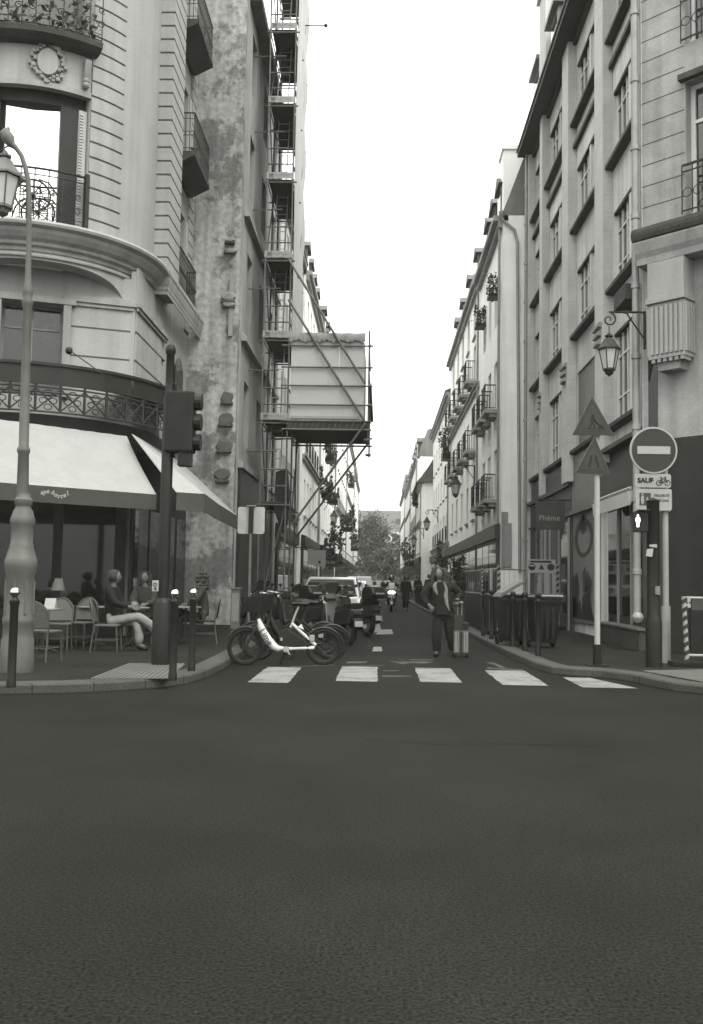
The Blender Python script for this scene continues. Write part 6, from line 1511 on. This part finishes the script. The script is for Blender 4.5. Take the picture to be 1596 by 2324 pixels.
def hair_geo(t, c, fr, long_=True, s=1.0, mt='hair'):
    f, r_, u = fr; c = Vector(c); k = B(); n = 20
    prof = []
    for i in range(n):                                    # strands from the parting round the skull
        for j in range(6 if long_ else 3):
            a = math.pi*(.40+1.20*i/(n-1)); d = f*math.cos(a)+r_*math.sin(a); lay = .01*j+rnd.uniform(0, .012)
            pts = [c+u*.118*s+f*.02*s]
            for q, (rad, z) in enumerate(((.075, .098), (.098, .04), (.105, -.04), (.112, -.12), (.122, -.18), (.115, -.23)) if long_ else ((.075, .098), (.098, .045), (.1, -.02), (.085, -.075))):
                w_ = .02*math.sin(q*2.1+i*1.3+j); pts.append(c+d*((rad+lay+w_)*(.86 if abs(math.sin(a)) > .6 else 1))*s+u*z*s+r_*w_*s)
            k.tube(pts, [.008*s]+[.02*s]*(len(pts)-2)+[.006*s], 5)
    k.ball(c+u*.03*s-f*.015*s, (.1*s, .1*s, .105*s) if abs(f.x) > 2 else (.088*s, .1*s, .1*s), 14, 10) if 0 else None
    k.ball(c+u*.042*s-f*.024*s, (.092*s, .094*s, .094*s), 16, 12)
    return link('hair', k.mesh('hair', M[mt], smooth=True), t)
def loft(rings, n=18):
    b = B(); vs = []
    for (c, rx, ry) in rings:
        for k in range(n): a = 2*math.pi*k/n; vs.append((c[0]+rx*math.cos(a), c[1]+ry*math.sin(a), c[2]))
    b.add(vs, [(i*n+k, i*n+(k+1) % n, (i+1)*n+(k+1) % n, (i+1)*n+k) for i in range(len(rings)-1) for k in range(n)]+[tuple(range(n-1, -1, -1)), tuple((len(rings)-1)*n+k for k in range(n))]); return b
def figure(label, J, mats, loc=(0, 0, 0), rz=0, face=(0, -1, 0), longhair=True, coat=None, hands=None, grp=None, hair=True, sub=2, helmet=False, marks=True, bag=None):
    t = thing('person', label, 'person', loc, rz, grp); g = lambda k: Vector(J[k])
    ch = [[(g('pelvis'), .10), (g('waist'), .095), (g('chest'), .12), (g('neck'), .05), (g('head')-Vector((0, 0, .07)), .048)]]
    for s in 'lr':
        ch.append([(g('chest'), .12), (g(s+'sh'), .052), (g(s+'el'), .04), (g(s+'wr'), .027)])
        ch.append([(g('pelvis'), .10), (g(s+'hip'), .08), (g(s+'kn'), .055), (g(s+'an'), .038), (g(s+'toe'), .03)])
        hd = (hands or {}).get(s); w_ = g(s+'wr'); d = hd[0] if hd else (w_-g(s+'el')); pl = hd[1] if hd else (0, 1, .01)
        ch += hand(w_, d, pl, hd[2] if hd else .35, -1 if s == 'l' else 1)
    V, E, RR = chain(ch); me = skinmesh('person_body', V, E, RR, 'skin', 1 if sub < 2 else 2)
    hb_ = B(); fr = head_geo(hb_, g('head'), face); me = merge(me, hb_, 'person_body', 'skin'); link('body', me, t)
    if marks: face_marks(t, g('head'), fr)
    if hair and not helmet: hair_geo(t, g('head'), fr, longhair)
    if helmet:
        k = B(); k.ball(g('head')+Vector((0, 0, .03)), (.135, .14, .145), 16, 12); link('helmet', k.mesh('helmet', M['carb'], smooth=True), t)
        k = B(); k.ball(g('head')+Vector(face)*.05+Vector((0, 0, .01)), (.10, .095, .055), 14, 8); link('visor', k.mesh('visor', M['carglass'], smooth=True), t)
    ch = []
    for s in 'lr': ch.append([(g('pelvis'), .135), (g(s+'hip'), .105), (g(s+'kn'), mats.get('kr', .085)), (g(s+'an')+Vector((0, 0, .10)), mats.get('ar', .075)), (g(s+'an')+Vector((0, 0, -.005)), mats.get('ar', .075)*.82)])
    V, E, RR = chain([[(g('waist'), .115), (g('pelvis'), .135)]]+ch); link('trousers', wrinkle(skinmesh('trousers', V, E, RR, mats['trousers'], 2 if sub < 2 else 3, 1), .006), t)
    for s in 'lr':
        k = B(); a, o = g(s+'an'), g(s+'toe'); d = (o-a); k.tube([a-d*.25+Vector((0, 0, -.03)), a+Vector((0, 0, -.025)), a+d*.5+Vector((0, 0, -.02)), o, o+d*.12], [.04, .048, .046, .042, .02], 10); link('shoe', k.mesh('shoe', M[mats.get('shoe', 'black')], smooth=True), t)
    ch = [[(g('pelvis'), (.15, .12)), (g('waist'), (.14, .115)), (g('chest'), (.165, .125)), (g('neck')-Vector((0, 0, .04)), .07)]]
    for s in 'lr': ch.append([(g('chest'), (.165, .125)), (g(s+'sh'), .085), (g(s+'el'), mats.get('er', .072)), (g(s+'wr')+(g(s+'el')-g(s+'wr')).normalized()*.02, .052)])
    V, E, RR = chain(ch); link('coat', wrinkle(skinmesh('coat', V, E, RR, mats['coat'], 2 if sub < 2 else 3, 0), .007, .8), t)
    if coat:
        link('coat_skirt', coat.mesh('coat_skirt', M[mats['coat']], smooth=True), t)
    return t
# ---- woman with the suitcase
WY = 18.2; w0 = Vector((1.19, WY, 0))
def wp(px, py, dy=0): p = at(px, py, WY+dy)-w0; return (p.x, p.y, p.z)
JW = dict(pelvis=wp(1006, 1392), waist=wp(1004, 1372), chest=wp(1002, 1338), neck=wp(998, 1318), head=wp(997, 1303, -.02),
          lsh=wp(977, 1327), lel=wp(960, 1354, .02), lwr=wp(975, 1374, -.10), rsh=wp(1026, 1328), rel=wp(1045, 1350, .03), rwr=wp(1038, 1362, -.12),
          lhip=wp(996, 1396), lkn=wp(990, 1441, -.05), lan=wp(992, 1480, 0), ltoe=wp(989, 1486, -.16), rhip=wp(1015, 1396), rkn=wp(1022, 1442, .04), ran=wp(1028, 1478, .12), rtoe=wp(1031, 1485, -.02))
k = loft([((JW['pelvis'][0], .0, .80), .215, .16), ((JW['pelvis'][0], .0, .86), .205, .155), ((JW['waist'][0], 0, .98), .185, .145), ((JW['chest'][0], 0, 1.25), .20, .14), ((JW['neck'][0], 0, 1.41), .12, .09)])
wm_ = figure('woman in a long dark coat over a pale open collar, crossing with a suitcase', JW, dict(trousers='coat', coat='coat', shoe='black', kr=.105, ar=.095, er=.10), tuple(w0), 0, (-.25, -1, 0), True, k, dict(l=((.5, -.3, -.8), (.3, 1, 0), .5), r=((-.1, -.5, -.85), (0, 1, 0), .9)))
def spline(P, n=8):
    out = []
    for i in range(len(P)-1):
        a, b_, c, d = P[max(i-1, 0)], P[i], P[i+1], P[min(i+2, len(P)-1)]
        for k in range(n):
            t = k/n; out.append(.5*((2*b_)+(c-a)*t+(2*a-5*b_+4*c-d)*t*t+(3*b_-a-3*c+d)*t**3))
    return out+[P[-1]]
k = B()
for L_, wid in (([(991, 1320), (987, 1330), (989, 1341), (993, 1350)], (.02, .036, .034, .008)), ([(1007, 1320), (1013, 1336), (1012, 1354), (1015, 1372), (1020, 1387)], (.02, .03, .04, .03, .006))):
    pts = spline([Vector(wp(x, y, -.150)) for x, y in L_]); m = len(pts); vs = []
    for i, p in enumerate(pts):
        t = i/(m-1)*(len(wid)-1); q = min(int(t), len(wid)-2); w_ = wid[q]+(wid[q+1]-wid[q])*(t-q); b_ = .006*math.sin(i*.7)
        for (u_, d) in ((-1, .018), (-.5, -.004+b_), (.2, -.012), (.8, -.002-b_), (1, .018)): vs.append(p+Vector((u_*w_, d, 0)))
    k.add(vs, [(5*i+a, 5*i+(a+1) % 5, 5*i+5+(a+1) % 5, 5*i+5+a) for i in range(m-1) for a in range(5)]+[(0, 1, 2, 3, 4), tuple(range(5*m-1, 5*m-6, -1))])
link('open_collar', k.mesh('open_collar', M['cloth'], smooth=True), wm_)
k = B(); k.ring((JW['rwr'][0], JW['rwr'][1], JW['rwr'][2]), .055, .02, 14, 6, 'z'); link('cuff', k.mesh('cuff', M['clothm'], smooth=True), wm_)
cs_ = thing('suitcase', 'pale grey ribbed suitcase with a small bag on top, pulled by the walking woman', 'suitcase', (atz(1045, 1490, 0).x, 18.25, 0))
k = B(); k.box((-.145, -.11, .06), (.145, .11, .50)); sb_ = k.build('shell', M['caseg'], cs_, bevel=.03)
k = B(); k.box((-.02, -.117, .08), (.02, -.105, .49)); k.build('centre_band', M['black'], sb_)
k = B()
for x in (-.115, -.09, -.06, .06, .09, .115): k.box((x-.006, -.116, .09), (x+.006, -.108, .47))
k.build('ribs', M['pipe'], sb_, bevel=.002)
k = B()
for x in (-.12, .12):
    for y in (-.08, .08): k.tube([(x-.015, y, .03), (x+.015, y, .03)], .03, 10)
k.build('wheels', M['rubber'], cs_); k = B(); hz_ = wp(1038, 1364)[2]
for x in (-.06, .02): k.tube([(x, .06, .5), (x, .03, hz_-.03)], .009, 6)
k.tube([(-.08, .03, hz_-.03), (.04, .03, hz_-.03)], .016, 8); k.build('handle', M['steel'], cs_)
k = B(); k.box((-.15, -.09, .50), (.02, .1, .80)); k.box((.02, -.08, .50), (.14, .09, .66)); k.build('top_bag', M['clothm'], cs_, bevel=.03)
k = B(); k.box((.05, -.088, .53), (.11, -.078, .63)); k.build('bag_patch', M['dark'], cs_)
# ---- cafe customers
def SE(base, yaw, cross=False, lean=0):
    # seated skeleton: faces +y before yaw
    j = dict(pelvis=(0, 0, .52), waist=(0, .0, .68), chest=(0, lean, .95), neck=(0, lean+.02, 1.12), head=(0, lean+.05, 1.27), lsh=(-.17, lean, 1.06), rsh=(.17, lean, 1.06), lel=(-.22, .12+lean, .82), rel=(.22, .12+lean, .82), lwr=(-.12, .34, .76), rwr=(.1, .34, .76),
             lhip=(-.09, .04, .50), rhip=(.09, .04, .50), lkn=(-.10, .46, .52), rkn=(.08, .46, .54), lan=(-.1, .46, .10), ran=(.08, .44, .10), ltoe=(-.1, .60, .04), rtoe=(.08, .58, .04))
    if cross: j.update(rkn=(.0, .46, .60), ran=(-.08, .72, .34), rtoe=(-.09, .86, .32), lkn=(-.04, .44, .50), lan=(-.02, .50, .10), ltoe=(-.02, .64, .04))
    return j
b0 = atz(250, 1476, .122)
figure('customer in pale trousers with crossed legs, on the sideways terrace chair', SE(0, 0, True), dict(trousers='cloth', coat='coat', kr=.085, ar=.08), tuple(b0), R(-90), (0, 1, 0), False, grp='customers on the cafe terrace')
b1 = atz(318, 1462, .122)
figure('customer in a grey top facing the street behind two pale cups', SE(0, 0, False, .04), dict(trousers='coat', coat='clothm'), (b1.x, b1.y+.35, .122), R(175), (0, 1, 0), False, grp='customers on the cafe terrace')
ck_ = cafe_chair('dark chair under the customer in the grey top', (b1.x, b1.y+.37, .122), R(-5), 'black'); ck_['group'] = 'woven bistro chairs on the cafe terrace'
b2 = atz(445, 1462, .122)
figure('customer with long hair and light trousers, seated behind the white-topped bollards', SE(0, 0, True, .05), dict(trousers='clothm', coat='clothm'), (b2.x+.1, b2.y+.2, .122), R(100), (0, 1, 0), True, grp='customers on the cafe terrace')
cafe_chair('dark chair under the long-haired customer', (b2.x+.12, b2.y+.2, .122), R(-80), 'black')
# ---- rider
p = gp(888, 1388)
JR = dict(pelvis=(0, .32, .86), waist=(0, .28, 1.0), chest=(0, .18, 1.26), neck=(0, .15, 1.42), head=(0, .12, 1.56), lsh=(-.19, .16, 1.35), rsh=(.19, .16, 1.35), lel=(-.33, .0, 1.16), rel=(.33, .0, 1.16), lwr=(-.31, -.24, 1.08), rwr=(.31, -.24, 1.08), lhip=(-.11, .28, .84), rhip=(.11, .28, .84), lkn=(-.2, -.1, .82), rkn=(.2, -.1, .82), lan=(-.17, -.08, .40), ran=(.17, -.08, .40), ltoe=(-.17, -.22, .36), rtoe=(.17, -.22, .36))
figure('helmeted rider on the scooter with its headlight on', JR, dict(trousers='coat', coat='coat'), (p.x, p.y, 0), 0, (0, -1, 0), False, helmet=True, sub=1, marks=False)
# ---- distant pedestrians
JS = dict(pelvis=(0, 0, .93), waist=(0, 0, 1.08), chest=(0, 0, 1.32), neck=(0, 0, 1.48), head=(0, -.01, 1.62), lsh=(-.18, 0, 1.41), rsh=(.18, 0, 1.41), lel=(-.24, .03, 1.13), rel=(.24, .03, 1.13), lwr=(-.24, -.06, .88), rwr=(.24, -.06, .88), lhip=(-.09, 0, .90), rhip=(.09, 0, .90), lkn=(-.09, -.08, .50), rkn=(.09, .03, .50), lan=(-.09, -.1, .09), ran=(.09, .18, .12), ltoe=(-.09, -.26, .04), rtoe=(.09, .05, .04))
k = loft([((0, 0, .55), .22, .17), ((0, 0, .9), .2, .155), ((0, 0, 1.25), .2, .14), ((0, 0, 1.45), .11, .09)])
q0 = figure('dark-coated pedestrian alone in the middle of the far roadway', JS, dict(trousers='coat', coat='coat'), (.5, 118, 0), 0, (0, -1, 0), False, k, sub=1, grp='distant pedestrians')
for x, y, rz, lab in ((2.75, 52, .2, 'pedestrian in dark coat nearest behind the woman on the pavement'), (1.35, 47.5, .1, 'pedestrian just right of the scooter headlight'), (2.7, 66, 0, 'pedestrian further back on the same pavement, under a lantern'), (-.6, 132, 3.1, 'far pedestrian left of the lone one in the roadway')):
    dup(q0, (x, y, .12 if abs(x) > 2.4 else 0), rz, lab)
